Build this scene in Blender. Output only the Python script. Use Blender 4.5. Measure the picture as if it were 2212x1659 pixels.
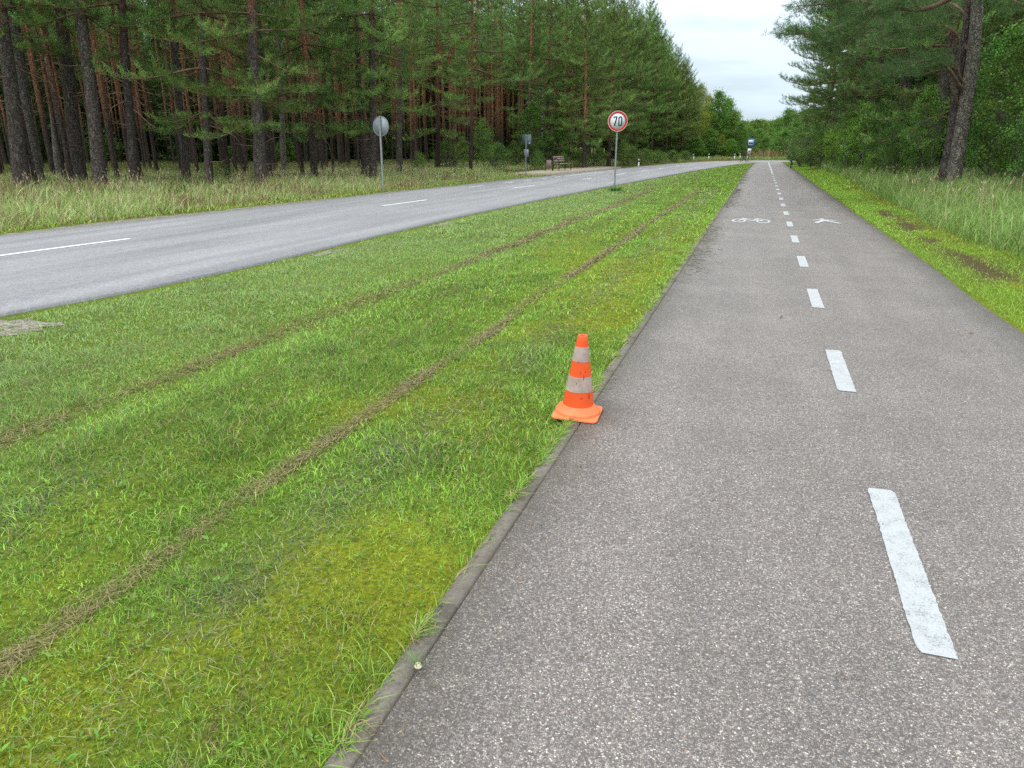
import bpy, math, random
import numpy as np
from mathutils import Vector, Matrix, Euler

for o in list(bpy.data.objects): bpy.data.objects.remove(o)
SC = bpy.context.scene
COL = SC.collection
R = math.radians
rng = np.random.default_rng(7)
random.seed(7)

# ------------------------------------------------------------------ camera
FPX, W0, H0 = 1550.0, 2212.0, 1659.0      # focal length in pixels of a 2212 x 1659 view of the photograph
CAMH = 1.55
PITCH = math.atan((829.5 - 318) / FPX)
YAW = math.atan(543 / (FPX * math.cos(PITCH) + 511.5 * math.sin(PITCH)))
cam_data = bpy.data.cameras.new('camera')
cam = bpy.data.objects.new('camera', cam_data); COL.objects.link(cam)
cam_data.sensor_width = 36.0
cam_data.lens = 36.0 * FPX / W0
cam_data.clip_start = 0.05; cam_data.clip_end = 3000
cam.location = (0, 0, CAMH)
cam.rotation_euler = (math.pi / 2 - PITCH, 0, YAW)
SC.camera = cam

# ------------------------------------------------------------------ light
SUN_EL, SUN_AZ = R(52), R(200)
world = bpy.data.worlds.new('World'); SC.world = world; world.use_nodes = True
nt = world.node_tree; nt.nodes.clear()
def N(nt, t, **k):
    n = nt.nodes.new(t)
    for a, b in k.items():
        if a in n.inputs.keys(): n.inputs[a].default_value = b
        else: setattr(n, a, b)
    return n
out = N(nt, 'ShaderNodeOutputWorld'); bg = N(nt, 'ShaderNodeBackground'); bg.inputs['Strength'].default_value = 0.1
sky = N(nt, 'ShaderNodeTexSky'); sky.sky_type = 'NISHITA'; sky.sun_disc = False
sky.sun_elevation = SUN_EL; sky.sun_rotation = SUN_AZ; sky.air_density = 1.0; sky.dust_density = 1.5
tc = N(nt, 'ShaderNodeTexCoord')
sep = N(nt, 'ShaderNodeSeparateXYZ'); nt.links.new(tc.outputs['Generated'], sep.inputs[0])
mp = N(nt, 'ShaderNodeMapping'); mp.inputs['Scale'].default_value = (1.0, 1.0, 6.5); mp.inputs['Location'].default_value = (0.35, 0.1, 0.55)
nt.links.new(tc.outputs['Generated'], mp.inputs[0])
ns = N(nt, 'ShaderNodeTexNoise'); ns.inputs['Scale'].default_value = 2.6; ns.inputs['Detail'].default_value = 5; ns.inputs['Roughness'].default_value = 0.5
nt.links.new(mp.outputs[0], ns.inputs['Vector'])
cr = N(nt, 'ShaderNodeValToRGB'); cr.color_ramp.elements[0].position = 0.33; cr.color_ramp.elements[0].color = (0.35, 0.35, 0.35, 1)
cr.color_ramp.elements[1].position = 0.5; cr.color_ramp.elements[1].color = (1.0, 1.0, 1.0, 1)
nt.links.new(ns.outputs['Fac'], cr.inputs[0])
# overcast layer: brighter towards the zenith
el = N(nt, 'ShaderNodeMapRange'); el.inputs['From Min'].default_value = 0.0; el.inputs['From Max'].default_value = 0.9
el.inputs['To Min'].default_value = 0.0; el.inputs['To Max'].default_value = 1.0
nt.links.new(sep.outputs['Z'], el.inputs['Value'])
cl = N(nt, 'ShaderNodeMix'); cl.data_type = 'RGBA'
cl.inputs[6].default_value = (5.5, 6.75, 7.9, 1); cl.inputs[7].default_value = (19.5, 20.0, 20.5, 1)
nt.links.new(el.outputs[0], cl.inputs[0])
mx = N(nt, 'ShaderNodeMix'); mx.data_type = 'RGBA'
nt.links.new(cr.outputs[0], mx.inputs[0]); nt.links.new(sky.outputs[0], mx.inputs[6]); nt.links.new(cl.outputs[2], mx.inputs[7])
nt.links.new(mx.outputs[2], bg.inputs[0]); nt.links.new(bg.outputs[0], out.inputs[0])

sun_d = bpy.data.lights.new('sun', 'SUN'); sun_d.energy = 1.1; sun_d.angle = R(18); sun_d.color = (1.0, 0.96, 0.90)
sun = bpy.data.objects.new('sun', sun_d); COL.objects.link(sun)
_d = Vector((math.sin(SUN_AZ) * math.cos(SUN_EL), math.cos(SUN_AZ) * math.cos(SUN_EL), math.sin(SUN_EL)))
sun.rotation_euler = _d.to_track_quat('Z', 'Y').to_euler()
vs = SC.view_settings; vs.view_transform = 'Standard'; vs.look = 'None'; vs.exposure = 0.35; vs.gamma = 1.0; vs.use_curve_mapping = False
SC.render.engine = 'CYCLES'
cy = SC.cycles
cy.max_bounces = 5; cy.diffuse_bounces = 4; cy.glossy_bounces = 2; cy.transmission_bounces = 3; cy.transparent_max_bounces = 4
cy.use_denoising = False
SC.render.filter_size = 1.3
cy.sample_clamp_indirect = 6.0

# ------------------------------------------------------------------ where a line of sight meets the ground
_c, _s = math.cos(PITCH), math.sin(PITCH)
FW = np.array([-math.sin(YAW) * _c, math.cos(YAW) * _c, -_s]); RT = np.array([math.cos(YAW), math.sin(YAW), 0]); UP = np.cross(RT, FW)
def gnd(x, y, z=0.0):
    d = FW * FPX + RT * (x - 1106) + UP * (829.5 - y)
    return (d * ((z - CAMH) / d[2]))[:2]
def vp(x, y): return np.array(gnd(x, y))
def sight(x, dist):                       # ground point in the direction of photo column x (near the horizon), at a distance
    d = gnd(x, 350.0); return d / np.hypot(*d) * dist
def height_for(y, dist, x=1400.0):          # height that reaches photo row y at a distance
    d = FW * FPX + RT * (x - 1106) + UP * (829.5 - y)
    return CAMH + dist * d[2] / math.hypot(d[0], d[1])

# ------------------------------------------------------------------ numpy helpers
_tab = np.random.default_rng(3).random((256, 256))
def vnoise(x, y, s=1.0):
    x = np.asarray(x) / s + 1000.3; y = np.asarray(y) / s + 1000.7
    xi = np.floor(x).astype(int); yi = np.floor(y).astype(int); fx = x - xi; fy = y - yi
    fx = fx * fx * (3 - 2 * fx); fy = fy * fy * (3 - 2 * fy)
    a = _tab[xi % 256, yi % 256]; b = _tab[(xi + 1) % 256, yi % 256]; c = _tab[xi % 256, (yi + 1) % 256]; d = _tab[(xi + 1) % 256, (yi + 1) % 256]
    return (a * (1 - fx) + b * fx) * (1 - fy) + (c * (1 - fx) + d * fx) * fy
def fnoise(x, y, s=1.0):
    return (vnoise(x, y, s) * 0.5 + vnoise(x + 31, y - 17, s * 0.5) * 0.3 + vnoise(x - 13, y + 7, s * 0.23) * 0.2)
def sstep(a, b, v):
    t = np.clip((v - a) / (b - a), 0, 1); return t * t * (3 - 2 * t)
def nrm(v): return v / np.maximum(np.linalg.norm(v, axis=-1, keepdims=True), 1e-9)

def mk_mesh(name, V, F, mat=None, C=None, smooth=False, mats=None, midx=None):
    """V (n,3); F list of arrays (m,k)."""
    me = bpy.data.meshes.new(name)
    V = np.asarray(V, dtype=np.float32)
    if not isinstance(F, (list, tuple)): F = [F]
    F = [np.asarray(f) for f in F if len(f)]
    nl = sum(f.size for f in F); nf = sum(len(f) for f in F)
    me.vertices.add(len(V)); me.vertices.foreach_set('co', V.ravel())
    me.loops.add(nl); me.loops.foreach_set('vertex_index', np.concatenate([f.ravel() for f in F]).astype(np.int32))
    me.polygons.add(nf)
    sizes = np.concatenate([np.full(len(f), f.shape[1]) for f in F]); starts = np.concatenate([[0], np.cumsum(sizes)[:-1]])
    me.polygons.foreach_set('loop_start', starts.astype(np.int32))
    if smooth: me.polygons.foreach_set('use_smooth', np.ones(nf, dtype=bool))
    for m in (mats or ([mat] if mat else [])): me.materials.append(m)
    if midx is not None: me.polygons.foreach_set('material_index', np.asarray(midx, dtype=np.int32))
    me.update(calc_edges=True)
    if C is not None:
        a = me.color_attributes.new('col', 'FLOAT_COLOR', 'POINT')
        C = np.asarray(C, dtype=np.float32)
        if C.shape[1] == 3: C = np.hstack([C, np.ones((len(C), 1), np.float32)])
        a.data.foreach_set('color', C.ravel())
    return me
def link(name, me, parent=None, **props):
    o = bpy.data.objects.new(name, me); COL.objects.link(o)
    if parent is not None: o.parent = parent
    for k, v in props.items(): o[k] = v
    return o
def thing(name, label, cat, loc=(0, 0, 0), rot=(0, 0, 0), group=None):
    o = bpy.data.objects.new(name, None); COL.objects.link(o); o.empty_display_size = 0.1
    o.location = loc; o.rotation_euler = rot; o['label'] = label; o['category'] = cat
    if group: o['group'] = group
    return o

class MB:
    """collects primitive shapes into one mesh"""
    def __init__(s): s.V = []; s.F = {}; s.n = 0; s.M = []
    def add(s, V, faces):
        for f in faces: s.F.setdefault(len(f), []).append([i + s.n for i in f])
        s.V += [tuple(v) for v in V]; s.n += len(V)
    def box(s, c, d, rot=None):
        x, y, z = [k / 2 for k in d]
        P = [(-x, -y, -z), (x, -y, -z), (x, y, -z), (-x, y, -z), (-x, -y, z), (x, -y, z), (x, y, z), (-x, y, z)]
        if rot is not None:
            m = Euler(rot).to_matrix(); P = [m @ Vector(p) for p in P]
        s.add([(p[0] + c[0], p[1] + c[1], p[2] + c[2]) for p in P], [(3, 2, 1, 0), (4, 5, 6, 7), (0, 1, 5, 4), (1, 2, 6, 5), (2, 3, 7, 6), (3, 0, 4, 7)])
    def tube(s, pts, rad, n=8, cap=True):
        pts = np.asarray(pts, float); rad = np.broadcast_to(np.asarray(rad, float), (len(pts),))
        T = nrm(np.gradient(pts, axis=0))
        ref = np.array([0, 0, 1.0]) if abs(T[0][2]) < 0.9 else np.array([1.0, 0, 0])
        V = []
        for p, t, r in zip(pts, T, rad):
            a = np.cross(ref, t); a /= max(np.linalg.norm(a), 1e-9); b = np.cross(t, a)
            for k in range(n):
                an = 2 * math.pi * k / n
                V.append(p + r * (math.cos(an) * a + math.sin(an) * b))
        F = []
        for i in range(len(pts) - 1):
            for k in range(n):
                F.append((i * n + k, i * n + (k + 1) % n, (i + 1) * n + (k + 1) % n, (i + 1) * n + k))
        if cap:
            F.append(tuple(range(n))[::-1]); F.append(tuple((len(pts) - 1) * n + k for k in range(n)))
        s.add(V, F)
    def lathe(s, prof, n=32, c=(0, 0, 0), closed=False):
        V = []; F = []
        for r, z in prof:
            for k in range(n):
                a = 2 * math.pi * k / n; V.append((c[0] + r * math.cos(a), c[1] + r * math.sin(a), c[2] + z))
        m = len(prof)
        for i in range(m - 1 if not closed else m):
            j = (i + 1) % m
            for k in range(n): F.append((i * n + k, i * n + (k + 1) % n, j * n + (k + 1) % n, j * n + k))
        s.add(V, F)
    def prism(s, poly, z0, z1, T=None):
        """poly in xy, extruded z0..z1, T maps to space"""
        n = len(poly); V = [(x, y, z0) for x, y in poly] + [(x, y, z1) for x, y in poly]
        if T is not None: V = [tuple(T @ Vector(v)) for v in V]
        s.add(V, [tuple(range(n))[::-1], tuple(range(n, 2 * n))] + [(i, (i + 1) % n, n + (i + 1) % n, n + i) for i in range(n)])
    def ring(s, ro, ri, z0, z1, T=None, n=40, sx=1, sy=1, c=(0, 0), a0=0, a1=2 * math.pi):
        full = abs(a1 - a0 - 2 * math.pi) < 1e-6; m = n if full else n + 1
        V = []
        for z in (z0, z1):
            for r in (ro, ri):
                for k in range(m):
                    a = a0 + (a1 - a0) * k / n; V.append((c[0] + r * sx * math.cos(a), c[1] + r * sy * math.sin(a), z))
        F = []
        for k in range(n):
            j = (k + 1) % m
            F += [(2 * m + k, 2 * m + j, 3 * m + j, 3 * m + k), (m + k, m + j, j, k), (k, j, 2 * m + j, 2 * m + k), (m + j, m + k, 3 * m + k, 3 * m + j)]
        if T is not None: V = [tuple(T @ Vector(v)) for v in V]
        s.add(V, F)
    def build(s, name, mat, parent=None, smooth=False, **props):
        F = [np.array(v) for v in s.F.values()]
        me = mk_mesh(name, np.array(s.V), F, mat, smooth=False)
        if smooth:
            me.polygons.foreach_set('use_smooth', np.ones(len(me.polygons), bool))
            me.set_sharp_from_angle(angle=R(40))
        return link(name, me, parent, **props)

# ------------------------------------------------------------------ materials
def mat_base(name, rough=0.8, spec=0.3):
    m = bpy.data.materials.new(name); m.use_nodes = True; t = m.node_tree; t.nodes.clear()
    o = N(t, 'ShaderNodeOutputMaterial'); b = N(t, 'ShaderNodeBsdfPrincipled'); b.inputs['Roughness'].default_value = rough
    b.inputs['Specular IOR Level'].default_value = spec
    t.links.new(b.outputs[0], o.inputs[0]); return m, t, b
def plain(name, c, rough=0.6, spec=0.4, metal=0.0, var=0.10, scale=12.0, bump=0.0):
    m, t, b = mat_base(name, rough, spec); b.inputs['Metallic'].default_value = metal
    x = N(t, 'ShaderNodeTexCoord'); n = N(t, 'ShaderNodeTexNoise'); n.inputs['Scale'].default_value = scale; n.inputs['Detail'].default_value = 6
    t.links.new(x.outputs['Object'], n.inputs['Vector'])
    r = N(t, 'ShaderNodeValToRGB'); e = r.color_ramp.elements
    e[0].position = 0.3; e[1].position = 0.7
    e[0].color = tuple(k * (1 - var) for k in c) + (1,); e[1].color = tuple(min(1, k * (1 + var)) for k in c) + (1,)
    t.links.new(n.outputs['Fac'], r.inputs[0]); t.links.new(r.outputs[0], b.inputs['Base Color'])
    if bump:
        bp = N(t, 'ShaderNodeBump'); bp.inputs['Strength'].default_value = bump; bp.inputs['Distance'].default_value = 0.01
        t.links.new(n.outputs['Fac'], bp.inputs['Height']); t.links.new(bp.outputs[0], b.inputs['Normal'])
    return m
def noise_node(t, coord, scale, detail=4, rough=0.55, vecscale=None):
    n = N(t, 'ShaderNodeTexNoise'); n.inputs['Scale'].default_value = scale; n.inputs['Detail'].default_value = detail; n.inputs['Roughness'].default_value = rough
    if vecscale:
        mpn = N(t, 'ShaderNodeMapping'); mpn.inputs['Scale'].default_value = vecscale; t.links.new(coord, mpn.inputs[0]); coord = mpn.outputs[0]
    t.links.new(coord, n.inputs['Vector']); return n.outputs['Fac']
def ramp(t, src, stops, interp='LINEAR'):
    r = N(t, 'ShaderNodeValToRGB'); r.color_ramp.interpolation = interp
    e = r.color_ramp.elements
    while len(e) > 1: e.remove(e[-1])
    e[0].position = stops[0][0]; e[0].color = tuple(stops[0][1]) + (1,)
    for p, c in stops[1:]:
        k = e.new(p); k.color = tuple(c) + (1,)
    t.links.new(src, r.inputs[0]); return r.outputs[0]
def mixc(t, fac, a, b, mode='MIX'):
    m = N(t, 'ShaderNodeMix'); m.data_type = 'RGBA'; m.blend_type = mode
    for i, v in ((0, fac), (6, a), (7, b)):
        if isinstance(v, (int, float)): m.inputs[i].default_value = v
        elif isinstance(v, tuple): m.inputs[i].default_value = v if len(v) == 4 else v + (1,)
        else: t.links.new(v, m.inputs[i])
    return m.outputs[2]
def math_n(t, op, a, b=None):
    m = N(t, 'ShaderNodeMath'); m.operation = op
    for i, v in ((0, a), (1, b)):
        if v is None: continue
        if isinstance(v, (int, float)): m.inputs[i].default_value = v
        else: t.links.new(v, m.inputs[i])
    return m.outputs[0]
def bump_to(t, b, h, strength=0.5, dist=0.005):
    bp = N(t, 'ShaderNodeBump'); bp.inputs['Strength'].default_value = strength; bp.inputs['Distance'].default_value = dist
    t.links.new(h, bp.inputs['Height']); t.links.new(bp.outputs[0], b.inputs['Normal'])

def leaf_mat(name, rough=0.55, trans=0.25, spec=0.3, obvar=0.18):
    m = bpy.data.materials.new(name); m.use_nodes = True; t = m.node_tree; t.nodes.clear()
    o = N(t, 'ShaderNodeOutputMaterial'); b = N(t, 'ShaderNodeBsdfPrincipled'); b.inputs['Roughness'].default_value = rough; b.inputs['Specular IOR Level'].default_value = spec
    a = N(t, 'ShaderNodeAttribute'); a.attribute_name = 'col'
    oi = N(t, 'ShaderNodeObjectInfo')
    mr = N(t, 'ShaderNodeMapRange'); mr.inputs['To Min'].default_value = 1 - obvar; mr.inputs['To Max'].default_value = 1 + obvar; t.links.new(oi.outputs['Random'], mr.inputs['Value'])
    hs = N(t, 'ShaderNodeHueSaturation'); t.links.new(a.outputs['Color'], hs.inputs['Color']); t.links.new(mr.outputs[0], hs.inputs['Value'])
    mr2 = N(t, 'ShaderNodeMapRange'); mr2.inputs['To Min'].default_value = 0.485; mr2.inputs['To Max'].default_value = 0.515
    wn = N(t, 'ShaderNodeMath'); wn.operation = 'FRACT'; mm = N(t, 'ShaderNodeMath'); mm.operation = 'MULTIPLY'; mm.inputs[1].default_value = 7.31
    t.links.new(oi.outputs['Random'], mm.inputs[0]); t.links.new(mm.outputs[0], wn.inputs[0]); t.links.new(wn.outputs[0], mr2.inputs['Value'])
    t.links.new(mr2.outputs[0], hs.inputs['Hue'])
    t.links.new(hs.outputs[0], b.inputs['Base Color'])
    tr = N(t, 'ShaderNodeBsdfTranslucent'); t.links.new(hs.outputs[0], tr.inputs['Color'])
    ms = N(t, 'ShaderNodeMixShader'); ms.inputs[0].default_value = trans
    t.links.new(b.outputs[0], ms.inputs[1]); t.links.new(tr.outputs[0], ms.inputs[2]); t.links.new(ms.outputs[0], o.inputs[0])
    return m
M_needle = leaf_mat('pine_needles', 0.6, 0.3)
M_leaf = leaf_mat('broad_leaves', 0.5, 0.35)
M_grass = leaf_mat('grass_blades', 0.6, 0.3, obvar=0.0)

def bark_mat(name, low, high, z0, z1, grey=False):
    m, t, b = mat_base(name, 0.9, 0.15)
    x = N(t, 'ShaderNodeTexCoord'); co = x.outputs['Object']
    s = N(t, 'ShaderNodeSeparateXYZ'); t.links.new(co, s.inputs[0])
    nz = noise_node(t, co, 1.3, 3)
    zz = math_n(t, 'ADD', s.outputs['Z'], math_n(t, 'MULTIPLY', math_n(t, 'SUBTRACT', nz, 0.5), 3.5))
    mr = N(t, 'ShaderNodeMapRange'); mr.inputs['From Min'].default_value = z0; mr.inputs['From Max'].default_value = z1; t.links.new(zz, mr.inputs['Value'])
    v = N(t, 'ShaderNodeTexVoronoi'); v.inputs['Scale'].default_value = 13; v.feature = 'DISTANCE_TO_EDGE'
    mpn = N(t, 'ShaderNodeMapping'); mpn.inputs['Scale'].default_value = (1, 1, 0.17)
    w = N(t, 'ShaderNodeTexNoise'); w.inputs['Scale'].default_value = 9; t.links.new(co, w.inputs['Vector'])
    add = N(t, 'ShaderNodeMix'); add.data_type = 'RGBA'; add.blend_type = 'LINEAR_LIGHT'; add.inputs[0].default_value = 0.22
    t.links.new(co, add.inputs[6]); t.links.new(w.outputs['Color'], add.inputs[7]); t.links.new(add.outputs[2], mpn.inputs[0]); t.links.new(mpn.outputs[0], v.inputs['Vector'])
    crack = N(t, 'ShaderNodeMapRange'); crack.inputs['From Max'].default_value = 0.16; t.links.new(v.outputs['Distance'], crack.inputs['Value'])
    n2 = noise_node(t, co, 22, 5, 0.6, (1, 1, 0.3))
    lowc = mixc(t, n2, tuple(k * 0.6 for k in low), tuple(k * 1.5 for k in low))
    highc = mixc(t, noise_node(t, co, 5, 4, 0.6, (1, 1, 0.5)), tuple(k * 0.65 for k in high), tuple(k * 1.25 for k in high))
    c = mixc(t, mr.outputs[0], lowc, highc)
    oi = N(t, 'ShaderNodeObjectInfo'); mo = N(t, 'ShaderNodeMapRange'); mo.inputs['To Min'].default_value = 0.75; mo.inputs['To Max'].default_value = 1.25
    t.links.new(oi.outputs['Random'], mo.inputs['Value'])
    dk = mixc(t, crack.outputs[0], tuple(k * 0.28 for k in low), c)
    hs = N(t, 'ShaderNodeHueSaturation'); t.links.new(dk, hs.inputs['Color']); t.links.new(mo.outputs[0], hs.inputs['Value'])
    t.links.new(hs.outputs[0], b.inputs['Base Color'])
    bump_to(t, b, crack.outputs[0], 0.9, 0.03)
    return m
M_bark = bark_mat('pine_bark', (0.135, 0.115, 0.10), (0.48, 0.21, 0.10), 4.5, 8.5)
M_barkpale = bark_mat('grey_bark', (0.20, 0.185, 0.155), (0.24, 0.17, 0.11), 5.0, 11.0)
M_barkin = bark_mat('inner_pine_bark', (0.105, 0.08, 0.068), (0.50, 0.235, 0.125), 2.2, 5.0)
M_limb = plain('limb_bark', (0.15, 0.10, 0.068), 0.9, 0.1, var=0.4, scale=6)
M_dead = plain('dead_limb', (0.22, 0.17, 0.13), 0.9, 0.1, var=0.4, scale=6)
M_stem = plain('leafy_stem_bark', (0.13, 0.12, 0.10), 0.9, 0.1, var=0.35, scale=8)

# ------------------------------------------------------------------ layout curves (x of each line as a function of y)
def curve(P):
    P = sorted(P, key=lambda p: p[1]); ys = np.array([p[1] for p in P]); xs = np.array([p[0] for p in P])
    return ys, xs
def smooth_path(P, n=220):
    P = np.array(P, float); k = len(P); out = []
    for i in range(k - 1):
        p0 = P[max(i - 1, 0)]; p1 = P[i]; p2 = P[i + 1]; p3 = P[min(i + 2, k - 1)]
        m = max(2, n // (k - 1))
        for j in range(m):
            t = j / m
            out.append(0.5 * ((2 * p1) + (-p0 + p2) * t + (2 * p0 - 5 * p1 + 4 * p2 - p3) * t * t + (-p0 + 3 * p1 - 3 * p2 + p3) * t ** 3))
    out.append(P[-1]); out = np.array(out); q = np.linspace(0, len(out) - 1, n); return np.stack([np.interp(q, np.arange(len(out)), out[:, i]) for i in range(out.shape[1])], 1)
NEAR = smooth_path([(-8.0, -30), (-7.5, -12), (-7.6, 0), (-6.98, 4.8), (-6.72, 6.3), (-6.6, 8.6), (-6.66, 12), (-6.68, 16), (-6.5, 21.5), (-6.05, 29.7), (-5.0, 44.6), (-3.6, 62), (-1.9, 77), (0.2, 85.2), (4.0, 90.0), (10, 93), (22, 96), (60, 99)])
FAR = smooth_path([(-14.4, -30), (-14.0, -12), (-13.6, 0), (-13.35, 6), (-13.15, 11), (-12.85, 16), (-12.6, 22), (-12.15, 30), (-11.1, 46.8), (-9.5, 66.5), (-7.6, 80), (-5.0, 91.0), (0.5, 98.5), (8, 102.0), (22, 105), (60, 108)])
MID = smooth_path([(-11.4, -30), (-11.1, -10), (-10.9, 0), (-10.72, 8), (-10.35, 12), (-9.89, 18.3), (-9.25, 28.6), (-8.5, 38), (-7.8, 48.9), (-6.75, 65.6), (-5.0, 79), (-3.0, 87.5), (2.0, 93.5), (9, 97), (22, 100), (60, 103)])
def xat(path, y):
    m = path[:, 1]; k = np.argmax(m > 98.9) if path is NEAR else len(path)
    return np.interp(y, m, path[:, 0])
def near_x(y): return xat(NEAR, y)
def far_x(y): return xat(FAR, y)
PL, PR = -0.86, 2.32         # edges of the path
FOREST = smooth_path([(-24, -20), (-22, 0), (-20.5, 12), (-19.5, 20), (-18.0, 28), (-17.2, 36), (-16.2, 48), (-14.8, 62), (-13.6, 78), (-11.5, 92), (-8, 104), (0, 114), (12, 118), (60, 124)])
def forest_x(y): return np.interp(y, FOREST[:, 1], FOREST[:, 0])

def gz(x, y):
    """height of the ground"""
    x = np.asarray(x, float); y = np.asarray(y, float)
    nx = near_x(y); fx = far_x(y)
    z = np.full(np.broadcast(x, y).shape, -0.035)
    lawn = sstep(nx + 0.0, nx + 1.2, x) * (1 - sstep(PL - 0.55, PL - 0.12, x)) * (y < 88)
    z = z + lawn * (0.030 + 0.035 * (fnoise(x, y, 1.6) - 0.5) - 0.03 * np.exp(-((x + 2.18) / 0.22) ** 2) - 0.02 * np.exp(-((x + 3.8) / 0.22) ** 2))
    left = 1 - sstep(fx - 4.5, fx - 0.5, x)
    z = z + left * (0.20 + 0.10 * (fnoise(x, y, 7) - 0.5))
    right = sstep(3.0, 5.8, x) * (1 - sstep(82, 90, y))
    z = z + right * (0.34 + 0.12 * (fnoise(x, y, 5) - 0.5))
    z = z + sstep(PR + 0.02, PR + 0.5, x) * (1 - sstep(82, 88, y)) * 0.035
    return z
GZ = lambda x, y: float(gz(np.array([x]), np.array([y]))[0])

# ------------------------------------------------------------------ the ground
def axis_pts(lo, hi, fine_lo, fine_hi, step, grow=1.18):
    a = list(np.arange(fine_lo, fine_hi, step)); s = step; v = fine_hi
    while v < hi: a.append(v); s *= grow; v += s
    a.append(hi); s = step; v = fine_lo
    b = []
    while v > lo: s *= grow; v -= s; b.append(max(v, lo))
    return np.array(sorted(set(b + a)))
gx = axis_pts(-900, 900, -24, 10, 0.16); gy = axis_pts(-60, 1500, 0, 40, 0.25, 1.05)
X, Y = np.meshgrid(gx, gy); xf = X.ravel(); yf = Y.ravel()
zf = gz(xf, yf)
nxv = near_x(yf); fxv = far_x(yf)
n1 = fnoise(xf, yf, 1.1)[:, None]; n2 = fnoise(xf + 50, yf, 3.7)[:, None]
C = np.zeros((len(xf), 3))
mossf = (sstep(20, 8, yf) * sstep(-4.5, -2.2, xf))[:, None] * sstep(0.42, 0.68, 0.55 * fnoise(xf, yf, 0.9) + 0.45 * fnoise(xf - 20, yf * 0.5, 2.8) + 0.14 * np.exp(-((xf + 1.5) / 0.9) ** 2))[:, None]
lawn_c = (np.array([0.112, 0.165, 0.021]) * (1 - mossf) + np.array([0.165, 0.195, 0.016]) * mossf) * (0.75 + 0.5 * n1)
C[:] = lawn_c
floor_c = np.array([0.075, 0.085, 0.025]) * (0.5 + n1) + np.array([0.045, 0.02, 0.0]) * n2
lf = (1 - sstep(fxv - 1.2, fxv - 0.4, xf))[:, None]; C = C * (1 - lf) + floor_c * lf
rf_ = sstep(3.1, 4.2, xf)[:, None]; C = C * (1 - rf_) + floor_c * 0.75 * rf_
# swaths of dead clippings, a bare patch on the right-hand shoulder
sw = (np.exp(-((xf + 2.18) / 0.06) ** 2) * sstep(0.38, 0.55, vnoise(xf * 0, yf, 0.9)) * 0.8 + np.exp(-((xf + 3.85) / 0.1) ** 2) * sstep(0.4, 0.6, vnoise(xf * 0 + 9, yf, 1.3)) * 0.5)[:, None] * (nxv + 0.5 < xf)[:, None]
C = C * (1 - sw) + np.array([0.10, 0.07, 0.03]) * sw
br = (sstep(0.36, 0.52, fnoise(xf, yf * .5, .9)) * np.exp(-((xf - 2.98) / .36) ** 2) * sstep(8.5, 10, yf) * sstep(27, 22, yf))[:, None]
C = C * (1 - br) + np.array([0.085, 0.06, 0.035]) * br
C = np.clip(C, 0.005, 1)
nxn, nyn = len(gx), len(gy)
idx = np.arange(nxn * nyn).reshape(nyn, nxn)
GF = np.stack([idx[:-1, :-1], idx[:-1, 1:], idx[1:, 1:], idx[1:, :-1]], -1).reshape(-1, 4)
m, t, b = mat_base('turf_ground', 0.95, 0.1)
a = N(t, 'ShaderNodeAttribute'); a.attribute_name = 'col'; x = N(t, 'ShaderNodeTexCoord'); co = x.outputs['Object']
f1 = noise_node(t, co, 55, 5, 0.7); f2 = noise_node(t, co, 7, 4, 0.6)
v1 = ramp(t, f1, [(0.3, (0.35, 0.35, 0.35)), (0.7, (1.55, 1.55, 1.45))]); v2 = ramp(t, f2, [(0.3, (0.75, 0.8, 0.8)), (0.7, (1.25, 1.2, 1.1))])
c = mixc(t, 1.0, a.outputs['Color'], v1, 'MULTIPLY'); c = mixc(t, 1.0, c, v2, 'MULTIPLY')
t.links.new(c, b.inputs['Base Color']); bump_to(t, b, f1, 0.8, 0.02)
M_ground = m
link('ground', mk_mesh('ground', np.stack([xf, yf, zf], 1), GF, M_ground, C, smooth=True), kind='structure')

def ribbon(name, A, B, z, mat, nseg=8, thick=0.05, **props):
    """sheet between two polylines with a skirt"""
    A = np.asarray(A); B = np.asarray(B); n = len(A); V = []
    for j in range(nseg + 1):
        P = A + (B - A) * j / nseg; V.append(np.column_stack([P, np.full(n, z)]))
    V = np.concatenate(V); I = np.arange((nseg + 1) * n).reshape(nseg + 1, n)
    F = np.stack([I[:-1, :-1], I[1:, :-1], I[1:, 1:], I[:-1, 1:]], -1).reshape(-1, 4)
    k = len(V); low = []
    for row in (0, nseg): low.append(V[I[row]] - np.array([0, 0, thick]))
    V2 = np.concatenate([V] + low); a0 = I[0]; b0 = k + np.arange(n); a1 = I[nseg]; b1 = k + n + np.arange(n)
    F2 = np.concatenate([F, np.stack([a0[:-1], a0[1:], b0[1:], b0[:-1]], -1), np.stack([a1[:-1], b1[:-1], b1[1:], a1[1:]], -1)])
    return link(name, mk_mesh(name, V2, F2, mat), **props)

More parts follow.
